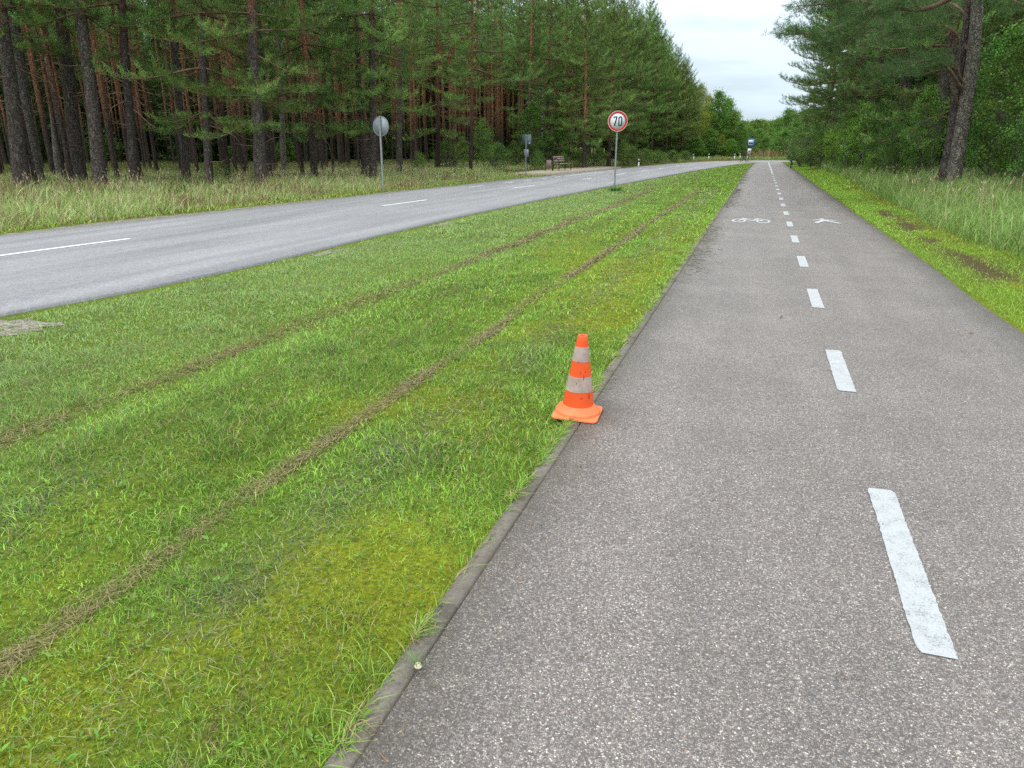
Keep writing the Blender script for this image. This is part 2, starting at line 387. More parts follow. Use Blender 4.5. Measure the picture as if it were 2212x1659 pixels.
# asphalt of the road
m, t, b = mat_base('road_asphalt', 0.65, 0.45); x = N(t, 'ShaderNodeTexCoord'); co = x.outputs['Object']
v = N(t, 'ShaderNodeTexVoronoi'); v.inputs['Scale'].default_value = 75; t.links.new(co, v.inputs['Vector'])
sepc = N(t, 'ShaderNodeSeparateColor'); t.links.new(v.outputs['Color'], sepc.inputs[0])
base = ramp(t, sepc.outputs[0], [(0.0, (0.205, 0.208, 0.212)), (0.6, (0.255, 0.258, 0.264)), (1.0, (0.34, 0.34, 0.34))])
big = noise_node(t, co, 0.55, 5, 0.6, (1.6, 0.25, 1)); c = mixc(t, 1.0, base, ramp(t, big, [(0.35, (0.86, 0.86, 0.87)), (0.65, (1.1, 1.1, 1.1))]), 'MULTIPLY')
mid_ = noise_node(t, co, 9, 5, 0.7); c = mixc(t, 1.0, c, ramp(t, noise_node(t, co, 2.6, 3, 0.5, (1.0, 0.07, 1)), [(0.35, (0.90, 0.90, 0.905)), (0.6, (1.06, 1.06, 1.06))]), 'MULTIPLY'); c = mixc(t, 1.0, c, ramp(t, mid_, [(0.3, (0.88, 0.88, 0.88)), (0.7, (1.1, 1.1, 1.1))]), 'MULTIPLY')
t.links.new(c, b.inputs['Base Color']); bump_to(t, b, sepc.outputs[1], 0.5, 0.004)
M_road = m
# aggregate asphalt of the cycle path
m, t, b = mat_base('path_aggregate', 0.6, 0.5); x = N(t, 'ShaderNodeTexCoord'); co = x.outputs['Object']
warp = N(t, 'ShaderNodeTexNoise'); warp.inputs['Scale'].default_value = 60; t.links.new(co, warp.inputs['Vector'])
wv = N(t, 'ShaderNodeMix'); wv.data_type = 'RGBA'; wv.blend_type = 'LINEAR_LIGHT'; wv.inputs[0].default_value = 0.006; t.links.new(co, wv.inputs[6]); t.links.new(warp.outputs['Color'], wv.inputs[7])
v = N(t, 'ShaderNodeTexVoronoi'); v.inputs['Scale'].default_value = 185; t.links.new(wv.outputs[2], v.inputs['Vector'])
sepc = N(t, 'ShaderNodeSeparateColor'); t.links.new(v.outputs['Color'], sepc.inputs[0])
stone = ramp(t, sepc.outputs[0], [(0.0, (0.108, 0.098, 0.091)), (0.28, (0.155, 0.143, 0.133)), (0.52, (0.22, 0.205, 0.189)), (0.80, (0.30, 0.28, 0.255)), (0.95, (0.41, 0.39, 0.345)), (1.0, (0.62, 0.59, 0.52))])
tint = ramp(t, sepc.outputs[1], [(0.0, (1.0, 0.84, 0.80)), (0.12, (1.0, 0.985, 0.97)), (0.85, (1, 1, 1.0)), (1.0, (0.9, 0.95, 1.05))])
c = mixc(t, 1.0, stone, tint, 'MULTIPLY')
ed = N(t, 'ShaderNodeTexVoronoi'); ed.feature = 'DISTANCE_TO_EDGE'; ed.inputs['Scale'].default_value = 185; t.links.new(wv.outputs[2], ed.inputs['Vector'])
er = N(t, 'ShaderNodeMapRange'); er.inputs['From Max'].default_value = 0.14; t.links.new(ed.outputs['Distance'], er.inputs['Value'])
c = mixc(t, er.outputs[0], (0.105, 0.093, 0.09), c)
v2 = N(t, 'ShaderNodeTexVoronoi'); v2.inputs['Scale'].default_value = 80; t.links.new(wv.outputs[2], v2.inputs['Vector'])
s2 = N(t, 'ShaderNodeSeparateColor'); t.links.new(v2.outputs['Color'], s2.inputs[0])
pick = math_n(t, 'MULTIPLY', math_n(t, 'GREATER_THAN', s2.outputs[0], 0.94), math_n(t, 'LESS_THAN', v2.outputs['Distance'], 0.30))
c = mixc(t, pick, c, ramp(t, s2.outputs[1], [(0, (0.26, 0.15, 0.12)), (0.25, (0.38, 0.35, 0.31)), (0.6, (0.58, 0.56, 0.50)), (1, (0.50, 0.45, 0.34))]))
big = noise_node(t, co, 1.1, 5, 0.6); c = mixc(t, 1.0, c, ramp(t, big, [(0.3, (0.87, 0.86, 0.86)), (0.7, (1.12, 1.11, 1.10))]), 'MULTIPLY')
long_ = noise_node(t, co, 1.0, 4, 0.6, (2.2, 0.16, 1)); c = mixc(t, 1.0, c, ramp(t, long_, [(0.35, (0.93, 0.93, 0.93)), (0.65, (1.07, 1.06, 1.06))]), 'MULTIPLY')
sx_ = N(t, 'ShaderNodeSeparateXYZ'); t.links.new(co, sx_.inputs[0])
edge_ = math_n(t, 'ADD', math_n(t, 'ABSOLUTE', math_n(t, 'SUBTRACT', sx_.outputs['X'], 0.73)), math_n(t, 'MULTIPLY', noise_node(t, co, 2.4, 5, 0.7), 0.5))
em = N(t, 'ShaderNodeMapRange'); em.inputs['From Min'].default_value = 1.62; em.inputs['From Max'].default_value = 1.92; em.inputs['To Max'].default_value = 0.55; t.links.new(edge_, em.inputs['Value'])
c = mixc(t, em.outputs[0], c, (0.095, 0.085, 0.06))
sp3 = noise_node(t, co, 3.2, 6, 0.75); c = mixc(t, 1.0, c, ramp(t, sp3, [(0.25, (0.88, 0.87, 0.87)), (0.42, (1, 1, 1)), (0.75, (1.04, 1.04, 1.03))]), 'MULTIPLY')
t.links.new(c, b.inputs['Base Color']); bump_to(t, b, math_n(t, 'ADD', er.outputs[0], sepc.outputs[2]), 0.5, 0.004)
M_path = m
M_gravel = None
m, t, b = mat_base('pale_gravel', 0.9, 0.15); x = N(t, 'ShaderNodeTexCoord'); co = x.outputs['Object']
v = N(t, 'ShaderNodeTexVoronoi'); v.inputs['Scale'].default_value = 45; t.links.new(co, v.inputs['Vector'])
sepc = N(t, 'ShaderNodeSeparateColor'); t.links.new(v.outputs['Color'], sepc.inputs[0])
c = ramp(t, sepc.outputs[0], [(0, (0.11, 0.10, 0.08)), (0.5, (0.22, 0.20, 0.165)), (1, (0.38, 0.36, 0.31))])
gr = noise_node(t, co, 5, 4, 0.7); c = mixc(t, ramp(t, gr, [(0.5, (0, 0, 0)), (0.62, (1, 1, 1))]), c, (0.10, 0.12, 0.03))
t.links.new(c, b.inputs['Base Color']); bump_to(t, b, sepc.outputs[1], 0.7, 0.01)
M_gravel = m
m, t, b = mat_base('road_paint', 0.6, 0.35); x = N(t, 'ShaderNodeTexCoord'); co = x.outputs['Object']
n_a = noise_node(t, co, 130, 4, 0.6); n_b = noise_node(t, co, 14, 4, 0.65)
k = math_n(t, 'ADD', math_n(t, 'MULTIPLY', n_a, 0.6), math_n(t, 'MULTIPLY', n_b, 0.4))
c = ramp(t, k, [(0.33, (0.16, 0.15, 0.15)), (0.40, (0.30, 0.315, 0.32)), (0.5, (0.41, 0.44, 0.445)), (0.8, (0.465, 0.50, 0.505))])
t.links.new(c, b.inputs['Base Color']); bump_to(t, b, n_a, 0.6, 0.004)
M_paint = m
m, t, b = mat_base('kerb_concrete', 0.9, 0.2); x = N(t, 'ShaderNodeTexCoord'); co = x.outputs['Object']
n_a = noise_node(t, co, 90, 5, 0.7); n_b = noise_node(t, co, 4, 4, 0.65)
c = mixc(t, n_b, (0.11, 0.10, 0.085), (0.23, 0.21, 0.18)); c = mixc(t, 1.0, c, ramp(t, n_a, [(0.3, (0.72, 0.72, 0.72)), (0.72, (1.35, 1.33, 1.28))]), 'MULTIPLY')
t.links.new(c, b.inputs['Base Color']); bump_to(t, b, n_a, 0.5, 0.003)
M_kerb = m

road = ribbon('road', FAR, NEAR, 0.0, M_road, 10, 0.06, kind='structure')
# cycle path with slightly frayed edges
py = np.concatenate([np.arange(-6, 30, 0.12), np.arange(30, 88.6, 0.6)])
pend = 88.2
py = py[py <= pend]
pr = PR + 0.035 * (fnoise(py * 0, py, 0.35) - 0.5) + 0.06 * (vnoise(py * 0 + 5, py, 1.7) - 0.5) - 0.004 * np.maximum(py - 60, 0)
pl_ = np.full_like(py, PL) + 0.012 * np.maximum(py - 60, 0)
path = ribbon('cycle_path', np.column_stack([pl_, py]), np.column_stack([pr, py]), 0.002, M_path, 6, 0.06, kind='structure')

# paint on the path
def ragged_strip(x0, x1, y0, y1, z=0.006, seed=0, amp=0.0016):
    r = np.random.default_rng(seed); n = max(3, int((y1 - y0) / 0.02)) if y1 - y0 < 3 and y0 < 12 else 6
    ys = np.linspace(y0, y1, n); L = x0 + amp * r.normal(size=n); Rr = x1 + amp * r.normal(size=n)
    if n > 10:
        L[0] += 0.012; L[1] += 0.004; L[-1] += 0.01; Rr[-1] -= 0.012; Rr[0] -= .002
    V = [(a, yy + 0.001 * r.normal(), z) for a, yy in zip(L, ys)] + [(a, yy + 0.001 * r.normal(), z) for a, yy in zip(Rr, ys)]
    F = [(i, n + i, n + i + 1, i + 1) for i in range(n - 1)]
    return V, F
def dash(parent, x0, x1, y0, y1, seed, name='painted_dash', z=0.006):
    V, F = ragged_strip(x0, x1, y0, y1, z, seed); return link(name, mk_mesh(name, V, np.array(F), M_paint), parent)
for k in range(17):
    y0 = 2.24 + 2.76 * k; dash(path, 0.632, 0.748, y0, y0 + (1.24 if k == 0 else 1.08), k)
dash(path, 0.63, 0.75, 48.6, 87.6, 99, 'painted_centre_line')
def flat_poly(mb, pts, z=0.006): mb.add([(x_, y_, z) for x_, y_ in pts], [tuple(range(len(pts)))])
def bar(mb, a, b_, w, z):
    a = np.array(a, float); b_ = np.array(b_, float); d = (b_ - a) / np.linalg.norm(b_ - a); n_ = np.array([-d[1], d[0]]) * w / 2
    flat_poly(mb, [a + n_, a - n_, b_ - n_, b_ + n_], z)
M_symbol = plain('symbol_paint', (0.47, 0.50, 0.505), 0.6, 0.3, var=0.10, scale=25)
def bike_symbol(cx_, cy_):
    mb = MB(); S = lambda u, v: (cx_ + u, cy_ + 0.15 + v * 2.7)
    zz = [0.006]
    def wheel(u, v, r, w):
        n_ = 40; V = []; 
        for rr in (r, r - w):
            for k in range(n_): a = 2 * math.pi * k / n_; p = S(u + rr * math.cos(a), v + rr * math.sin(a)); V.append((p[0], p[1], 0.0062))
        mb.add(V, [(k, (k + 1) % n_, n_ + (k + 1) % n_, n_ + k) for k in range(n_)])
    wheel(-0.255, -0.12, 0.15, 0.04); wheel(0.255, -0.12, 0.15, 0.04)
    for i, (a, b_) in enumerate([((-0.255, -0.12), (-0.17, 0.07)), ((-0.18, 0.035), (0.14, 0.035)), ((-0.15, 0.01), (0.03, -0.12)), ((0.03, -0.12), (0.15, 0.08)), ((0.03, -0.12), (0.255, -0.12)), ((0.255, -0.12), (0.13, 0.01)), ((-0.22, 0.085), (-0.08, 0.07)), ((0.08, 0.09), (0.22, 0.09))]):
        q = np.array(S(*b_)) - np.array(S(*a)); bar(mb, S(*a), S(*b_), 0.035 + 0.05 * abs(q[0]) / math.hypot(*q), 0.0066 + 0.0004 * i)
    return mb.build('bicycle_symbol', M_symbol, path)
def ped_symbol(cx_, cy_):
    mb = MB(); S = lambda u, v: (cx_ + u, cy_ + v)
    n_ = 20; flat_poly(mb, [S(-0.03 + 0.055 * math.cos(2 * math.pi * k / n_), 0.47 + 0.11 * math.sin(2 * math.pi * k / n_)) for k in range(n_)], 0.0062)
    flat_poly(mb, [S(-0.10, 0.34), S(-0.09, -0.02), S(0.07, -0.06), S(0.10, 0.32)], 0.0062)
    for i, (a, b_, w) in enumerate([((-0.06, 0.30), (-0.26, 0.12), 0.085), ((0.06, 0.30), (0.24, 0.10), 0.085), ((-0.05, 0.02), (-0.22, -0.50), 0.10), ((0.04, 0.02), (0.27, -0.50), 0.10)]):
        bar(mb, S(*a), S(*b_), w, 0.0066 + 0.0004 * i)
    return mb.build('pedestrian_symbol', M_symbol, path)
bike_symbol(-0.1, 17.2); ped_symbol(1.45, 17.5); bike_symbol(0.05, 52.0); ped_symbol(1.3, 52.5)
# paint on the road: centre dashes and the edge marks of the bus bay
M_line = plain('road_line_paint', (0.72, 0.75, 0.76), 0.6, 0.3, var=0.08, scale=20)
def along(pathpts, y0, y1, w, name, parent, off=0.0):
    P = pathpts; s = P[(P[:, 1] > y0) & (P[:, 1] < y1)]
    a = np.array([np.interp(y0, P[:, 1], P[:, 0]), y0]); b_ = np.array([np.interp(y1, P[:, 1], P[:, 0]), y1])
    s = np.vstack([a, s, b_]); T = nrm(np.gradient(s, axis=0)); Nn = np.stack([T[:, 1], -T[:, 0]], 1); n_ = len(s)
    s = s + Nn * off
    V = np.vstack([np.column_stack([s - Nn * w / 2, np.full(n_, 0.005)]), np.column_stack([s + Nn * w / 2, np.full(n_, 0.005)])])
    return link(name, mk_mesh(name, V, np.array([(i, n_ + i, n_ + i + 1, i + 1) for i in range(n_ - 1)]), M_line), parent)
for y0, y1 in [(4.2, 10.15), (18.3, 20.9), (28.0, 30.5), (37.0, 38.8), (43.5, 46), (50.5, 53), (57, 59.5), (63.5, 66), (70, 72.5), (77, 79.5)]:
    along(MID, y0, y1, 0.12, 'painted_dash', road)
for y0, y1 in [(28.2, 29.6), (32.0, 33.1), (34.5, 35.5), (37.0, 38.0), (39.1, 40.1), (41.0, 48.3), (50.2, 51.2), (53, 54), (56, 57)]:
    along(FAR, y0, y1, 0.11, 'painted_edge_mark', road, off=1.05)

# kerb stones flush with the path
kb = MB(); kz = MB(); y_ = -4.0
while y_ < 80:
    L = 0.995; zt = 0.004 + 0.003 * random.random(); cx_ = PL - 0.042 + random.uniform(-.003, .003)
    kb.box((cx_, y_ + L / 2, zt - 0.06), (0.066, L - 0.009, 0.12), (random.uniform(-.002, .002), random.uniform(-.02, .02), random.uniform(-.003, .003))); y_ += 1.0
kerb = kb.build('kerb', M_kerb, kind='structure')

# gravel along the far edge of the road, and a patch beside the near edge
def strip_off(P, off_a, off_b, y0, y1, namp, seed):
    s = P[(P[:, 1] > y0) & (P[:, 1] < y1)]; s = np.column_stack([np.interp(np.arange(y0, y1, 0.2), P[:, 1], P[:, 0]), np.arange(y0, y1, 0.2)])
    n_ = (vnoise(s[:, 1] * 0 + seed, s[:, 1], 0.6) - 0.5) * namp + (vnoise(s[:, 1] * 0 + seed, s[:, 1], 3.0) - 0.5) * namp * 1.6
    A = s.copy(); B = s.copy(); A[:, 0] += off_a + n_; B[:, 0] += off_b; return A, B
GP = [(-6.45, 4.6, .55, .42), (-6.35, 9.9, .14, .5), (-6.4, 14.4, .12, .7)]
for i, (gx0, gy0, gw, gl) in enumerate(GP):
    n_ = 28; rr_ = np.random.default_rng(i); V = [(gx0 + gw * math.cos(2 * math.pi * k / n_) * (.65 + .5 * rr_.random()), gy0 + gl * math.sin(2 * math.pi * k / n_) * (.65 + .5 * rr_.random())) for k in range(n_)]
    V = [(a_, b_, GZ(a_, b_) + 0.006) for a_, b_ in V] + [(gx0, gy0, GZ(gx0, gy0) + 0.012)]; link('gravel_patch', mk_mesh('gravel_patch', V, np.array([(k, (k + 1) % n_, n_) for k in range(n_)]), M_gravel), kind='structure')
A, B = strip_off(FAR, -0.42, 0.03, -4, 40, 0.22, 2); ribbon('gravel_shoulder', A, B, -0.006, M_gravel, 2, 0.05, kind='structure')

# ------------------------------------------------------------------ traffic cone
M_orange = plain('orange_plastic', (0.78, 0.095, 0.015), 0.45, 0.4, var=0.10, scale=9)
m, t, b = mat_base('worn_orange_base', 0.55, 0.35); x = N(t, 'ShaderNodeTexCoord'); co = x.outputs['Object']
c = mixc(t, ramp(t, noise_node(t, co, 14, 5, 0.65), [(0.35, (0, 0, 0)), (0.7, (1, 1, 1))]), (0.86, 0.215, 0.075), (0.72, 0.17, 0.06))
c = mixc(t, ramp(t, noise_node(t, co, 30, 6, 0.7), [(0.62, (0, 0, 0)), (0.74, (0.6, 0.6, 0.6))]), c, (0.35, 0.14, 0.07))
t.links.new(c, b.inputs['Base Color']); M_base = m
m, t, b = mat_base('dirty_reflective_band', 0.7, 0.3); x = N(t, 'ShaderNodeTexCoord'); co = x.outputs['Object']
g1 = noise_node(t, co, 12, 6, 0.7); g2 = noise_node(t, co, 60, 6, 0.75, (1, 1, 0.5))
c = mixc(t, ramp(t, g1, [(0.3, (0, 0, 0)), (0.7, (1, 1, 1))]), (0.30, 0.215, 0.18), (0.50, 0.405, 0.36))
c = mixc(t, ramp(t, g2, [(0.56, (0, 0, 0)), (0.72, (0.75, 0.75, 0.75))]), c, (0.19, 0.14, 0.12))
t.links.new(c, b.inputs['Base Color']); M_band = m
cone = thing('traffic_cone', 'orange plastic traffic cone with two dirty pale bands standing astride the kerb', 'traffic cone', (-0.915, 4.015, 0.018), (R(0.8), R(2.2), R(3)))
def rsq(h, r, n=8):
    P = []
    for cx_, cy_, a0 in ((h - r, h - r, 0), (-h + r, h - r, 90), (-h + r, -h + r, 180), (h - r, -h + r, 270)):
        for k in range(n + 1):
            a = R(a0 + 90 * k / n); P.append((cx_ + r * math.cos(a), cy_ + r * math.sin(a)))
    return P
def cone_base():
    n_ = 144; V = []; F = []
    def rsquare(a, h=0.138, r=0.030):
        c_, s_ = abs(math.cos(a)), abs(math.sin(a)); q = h / max(c_, s_)
        if min(q * c_, q * s_) > h - r:          # rounded corner
            k = h - r; bq = k * (c_ + s_); q = bq + math.sqrt(max(bq * bq - 2 * k * k + r * r, 0))
        return q
    prof = [(1.0, -0.006, 'sq'), (1.0, 0.002, 'sq'), (0.985, 0.005, 'sq'), (0.136, 0.009, 'c'), (0.133, 0.022, 'c'), (0.115, 0.038, 'c'), (0.1015, 0.053, 'c'), (0.0965, 0.06, 'c'), (0.090, 0.06, 'c')]
    for f_, z_, k_ in prof:
        for k in range(n_):
            a = 2 * math.pi * k / n_; rs = rsquare(a)
            r_ = rs * f_ if k_ == 'sq' else min(f_, rs * 0.97)
            V.append((r_ * math.cos(a), r_ * math.sin(a), z_))
    for i in range(len(prof) - 1):
        for k in range(n_): F.append((i * n_ + k, i * n_ + (k + 1) % n_, (i + 1) * n_ + (k + 1) % n_, (i + 1) * n_ + k))
    rot_ = 0
    me = mk_mesh('base_plate', V, [np.array(F), np.array([tuple(range(n_))[::-1]])], M_base); me.polygons.foreach_set('use_smooth', np.ones(len(me.polygons), bool)); me.set_sharp_from_angle(angle=R(35))
    return link('base_plate', me, cone)
cone_base()
zb, zt_ = 0.052, 0.487; rb_, rt_ = 0.095, 0.0285
def rc(z): return rb_ + (rt_ - rb_) * (z - zb) / (zt_ - zb)
mb = MB(); mb.lathe([(rc(z_), z_) for z_ in np.linspace(zb, zt_ - 0.004, 14)] + [(rt_ - 0.002, zt_ - 0.001), (rt_ - 0.006, zt_), (0.016, zt_ - 0.002), (0.014, zt_ - 0.006), (0.02, zt_ - 0.08)], 56)
body = mb.build('body', M_orange, cone, smooth=True)
for fa, fb in ((0.155, 0.355), (0.565, 0.775)):
    za = zt_ - (zt_ - zb) * fa; zc = zt_ - (zt_ - zb) * fb; mb = MB()
    mb.lathe([(rc(zc) - 0.0005, zc), (rc(zc) + 0.0016, zc + 0.0008), (rc((za + zc) / 2) + 0.0016, (za + zc) / 2), (rc(za) + 0.0016, za - 0.0008), (rc(za) - 0.0005, za)], 56)
    mb.build('reflective_band', M_band, cone, smooth=True)
M_scuff = plain('scuff', (0.12, 0.05, 0.03), 0.9, 0.1)
for an, z_, dz, w in ((-35, 0.115, 0.03, 0.0035), (-70, 0.118, 0.004, 0.007), (-100, 0.33, 0.012, 0.002), (-52, 0.275, 0.006, 0.004), (-62, 0.23, 0.03, 0.0022), (-80, 0.262, 0.02, 0.0015), (-96, 0.20, 0.015, 0.002)):
    a = R(an); r_ = rc(z_) + 0.0022; t_ = np.array([-math.sin(a), math.cos(a), 0]) * w; p = np.array([r_ * math.cos(a), r_ * math.sin(a), z_]); r2 = rc(z_ + dz) + 0.0022; q = np.array([r2 * math.cos(a + .03), r2 * math.sin(a + .03), z_ + dz])
    mb = MB(); mb.add([p - t_, p + t_, q + t_ * .3, q - t_ * .4], [(0, 1, 2, 3)]); mb.build('scuff_mark', M_scuff, body)

# ------------------------------------------------------------------ signs
M_galv = plain('galvanised_steel', (0.27, 0.30, 0.30), 0.5, 0.5, 0.3, 0.15, 8)
M_back = plain('sign_back_grey', (0.27, 0.31, 0.33), 0.55, 0.4, 0.1, 0.08, 3)
M_backdk = plain('sign_back_slate', (0.10, 0.14, 0.16), 0.55, 0.4, 0.1, 0.08, 3)
M_white = plain('sign_white', (0.66, 0.72, 0.74), 0.5, 0.4, var=0.03)
M_rim = plain('sign_rim', (0.80, 0.52, 0.46), 0.5, 0.4, var=0.05)
M_red = plain('sign_red', (0.52, 0.018, 0.028), 0.45, 0.4, var=0.08)
M_ink = plain('sign_ink', (0.016, 0.02, 0.045), 0.5, 0.4)
M_blue = plain('sign_blue', (0.02, 0.12, 0.33), 0.45, 0.4)
M_black = plain('black_rubber', (0.018, 0.018, 0.02), 0.7, 0.3)
def pole(mb, h, r=0.03): mb.tube([(0, 0, -0.3), (0, 0, h * 0.5), (0, 0, h)], r, 14)
# speed limit sign: its disc stands in a vertical plane facing -Y
xy = vp(1327, 408); H_, Rd = 2.86, 0.372
s70 = thing('speed_limit_sign', 'round red-rimmed 70 speed limit sign on a thin grey pole in the lawn', 'road sign', (xy[0], xy[1], 0.0), (0, R(0.3), R(16)))
mb = MB(); pole(mb, H_ - 0.1, 0.034); mb.build('pole', M_galv, s70, smooth=True)
zc_ = H_ - Rd
TS = Matrix.Translation((0, -0.055, zc_)) @ Matrix.Rotation(R(90), 4, 'X')
mb = MB(); mb.ring(Rd, Rd - 0.02, -0.005, 0.014, TS, 64); mb.prism([((Rd - 0.004) * math.cos(2 * math.pi * k / 64), (Rd - 0.004) * math.sin(2 * math.pi * k / 64)) for k in range(64)], -0.004, 0.004, TS)
plate = mb.build('sign_plate', M_rim, s70)
mb = MB(); mb.prism([((Rd - 0.09) * math.cos(2 * math.pi * k / 64), (Rd - 0.09) * math.sin(2 * math.pi * k / 64)) for k in range(64)], 0.0045, 0.007, TS); mb.build('white_field', M_white, plate)
mb = MB(); mb.ring(Rd - 0.021, Rd - 0.092, 0.0045, 0.008, TS, 64); mb.build('red_ring', M_red, plate)
mb = MB(); z0, z1 = 0.0075, 0.010
mb.prism([(-0.165, 0.175), (-0.165, 0.095), (-0.135, 0.095), (-0.130, 0.130), (-0.062, 0.130), (-0.145, -0.165), (-0.095, -0.175), (-0.015, 0.135), (-0.015, 0.175)], z0, z1, TS)
def rrect(w, h, r, n=7):
    P = []
    for sx, sy, a0 in ((1, 1, 0), (-1, 1, 90), (-1, -1, 180), (1, -1, 270)):
        for k in range(n + 1):
            a = R(a0 + 90 * k / n); P.append((sx * (w - r) + r * math.cos(a), sy * (h - r) + r * math.sin(a)))
    return P
po = rrect(0.072, 0.175, 0.06); pi_ = rrect(0.030, 0.132, 0.028); n_ = len(po); V = []
for z_ in (z0, z1):
    for P in (po, pi_): V += [tuple(TS @ Vector((p[0] + 0.095, p[1], z_))) for p in P]
F = []
for k in range(n_):
    j = (k + 1) % n_; F += [(2 * n_ + k, 2 * n_ + j, 3 * n_ + j, 3 * n_ + k), (k, j, 2 * n_ + j, 2 * n_ + k), (n_ + j, n_ + k, 3 * n_ + k, 3 * n_ + j)]
mb.add(V, F); mb.build('numerals', M_ink, plate)
for dz in (-0.2, 0.18): mb = MB(); mb.box((0, -0.03, zc_ + dz), (0.10, 0.045, 0.03)); mb.build('clamp', M_galv, s70)
# round sign seen from behind
xy = vp(828, 412); xy = xy * 1.0
H_ = 2.66; Rd = 0.35
sb = thing('road_sign', 'round road sign seen from behind, grey back, at the far edge of the road', 'road sign', (xy[0], xy[1], -0.03), (R(-0.5), R(-0.3), R(-9)))
mb = MB(); pole(mb, H_, 0.038); mb.build('pole', M_galv, sb, smooth=True)
TS = Matrix.Translation((0, 0.055, H_ - Rd)) @ Matrix.Rotation(R(90), 4, 'X')
mb = MB(); mb.ring(Rd, Rd - 0.016, -0.012, 0.012, TS, 56); mb.prism([((Rd - 0.004) * math.cos(2 * math.pi * k / 56), (Rd - 0.004) * math.sin(2 * math.pi * k / 56)) for k in range(56)], -0.003, 0.003, TS); mb.build('sign_plate', M_back, sb)
for dz in (-.2, .2): mb = MB(); mb.box((0, 0.04, H_ - Rd + dz), (0.12, 0.03, 0.03)); mb.build('clamp', M_back, sb)
# bus stop sign seen from behind
xy = vp(1136, 378.5)
bs = thing('bus_stop_sign', 'square bus stop sign seen from behind with a small timetable board, by the bench', 'bus stop sign', (xy[0], xy[1], -0.02), (0, 0, R(6)))
mb = MB(); pole(mb, 2.28, 0.032); mb.build('pole', M_galv, bs, smooth=True)
mb = MB(); mb.prism(rrect(0.27, 0.27, 0.03), -0.01, 0.01, Matrix.Translation((0.02, 0.05, 1.99)) @ Matrix.Rotation(R(90), 4, 'X')); pb = mb.build('sign_plate', M_backdk, bs)
mb = MB(); mb.box((0.19, 0.034, 1.79), (0.07, 0.005, 0.05)); mb.build('sticker', M_white, pb)
mb = MB(); mb.box((0.01, 0.05, 1.24), (0.27, 0.02, 0.42)); mb.box((-0.12, 0.035, 1.24), (0.015, 0.02, 0.42)); mb.box((0.14, 0.035, 1.24), (0.015, 0.02, 0.42)); mb.build('timetable_board', M_back, bs)
# concrete platform with ramped end
mb = MB(); zt_ = 0.10
def fx(y_): return float(far_x(y_))
pts = [(fx(41.8) - 1.35, 41.8), (fx(44.2) - 0.55, 43.2), (fx(46) - 0.12, 45.6), (fx(52) - 0.10, 52), (fx(58) - 0.10, 58), (fx(59) - 2.6, 59), (fx(52) - 3.0, 52), (fx(45) - 3.0, 45), (fx(42.5) - 2.6, 42.4)]
mb.prism([(p[0], p[1]) for p in pts], -0.2, zt_); M_slab = plain('pale_paving', (0.40, 0.35, 0.27), 0.9, 0.2, var=0.15, scale=3)
plat = mb.build('bus_stop_platform', M_slab, kind='structure')
# bench
xy = vp(1194, 372.5)
M_iron = plain('brown_iron', (0.035, 0.022, 0.018), 0.6, 0.4, 0.3); M_wood = plain('weathered_slats', (0.30, 0.24, 0.21), 0.85, 0.2, var=0.3, scale=20); M_seat = plain('pale_seat_slats', (0.38, 0.33, 0.20), 0.8, 0.2, var=0.2, scale=20)
bench = thing('park_bench', 'slatted park bench with curved iron armrests on the bus stop platform', 'bench', (xy[0] + 0.25, xy[1] + 0.9, zt_), (0, 0, R(66)))
for nm, ys, mt in (('seat', [0.12, 0.24, 0.36, 0.48], M_seat),):
    mb = MB()
    for v_ in ys: mb.box((0, -v_ + 0.1, 0.44), (1.25, 0.09, 0.03))
    mb.build('seat', mt, bench)
mb = MB()
for z_ in (0.60, 0.72, 0.84): mb.box((0, 0.12 + (z_ - .6) * .2, z_), (1.25, 0.025, 0.095), (R(-12), 0, 0))
mb.build('backrest', M_wood, bench)
for sx in (-0.62, 0.62):
    mb = MB(); mb.tube([(sx, 0.10, -0.02), (sx, 0.06, 0.3), (sx, 0.10, 0.55), (sx, 0.17, 0.92)], 0.024, 8); mb.tube([(sx, -0.42, -0.02), (sx, -0.38, 0.42)], 0.024, 8)
    mb.tube([(sx, 0.12, 0.62), (sx, 0.0, 0.74), (sx, -0.15, 0.77), (sx, -0.31, 0.70), (sx, -0.40, 0.55), (sx, -0.42, 0.40)], 0.022, 8); mb.box((sx, -0.15, 0.41), (0.03, 0.5, 0.03))
    mb.build('side_frame', M_iron, bench, smooth=True)
lbin = thing('litter_bin', 'brown slatted litter bin hung in a hooped iron frame in front of the bench', 'litter bin', (xy[0] - 0.12, xy[1] - 0.55, zt_), (0, 0, R(20)))
mb = MB()
for k in range(14):
    a = 2 * math.pi * k / 14; mb.box((0.15 * math.cos(a), 0.15 * math.sin(a), 0.44), (0.02, 0.056, 0.46), (0, 0, a))
mb.lathe([(0.0, 0.22), (0.145, 0.22), (0.145, 0.24), (0, 0.24)], 20); mb.build('bin_body', M_wood, lbin)
mb = MB(); mb.tube([(-0.23, 0, -0.02), (-0.24, 0, 0.35), (-0.19, 0, 0.62), (-0.1, 0, 0.76), (0, 0, 0.80), (0.1, 0, 0.76), (0.19, 0, 0.62), (0.24, 0, 0.35), (0.23, 0, -0.02)], 0.022, 8)
mb.tube([(0.0, 0.02, 0.82), (0.0, 0.02, 0.9)], 0.02, 8); mb.box((0, 0, 0.3), (0.46, 0.02, 0.02)); mb.build('hoop_frame', M_iron, lbin, smooth=True)
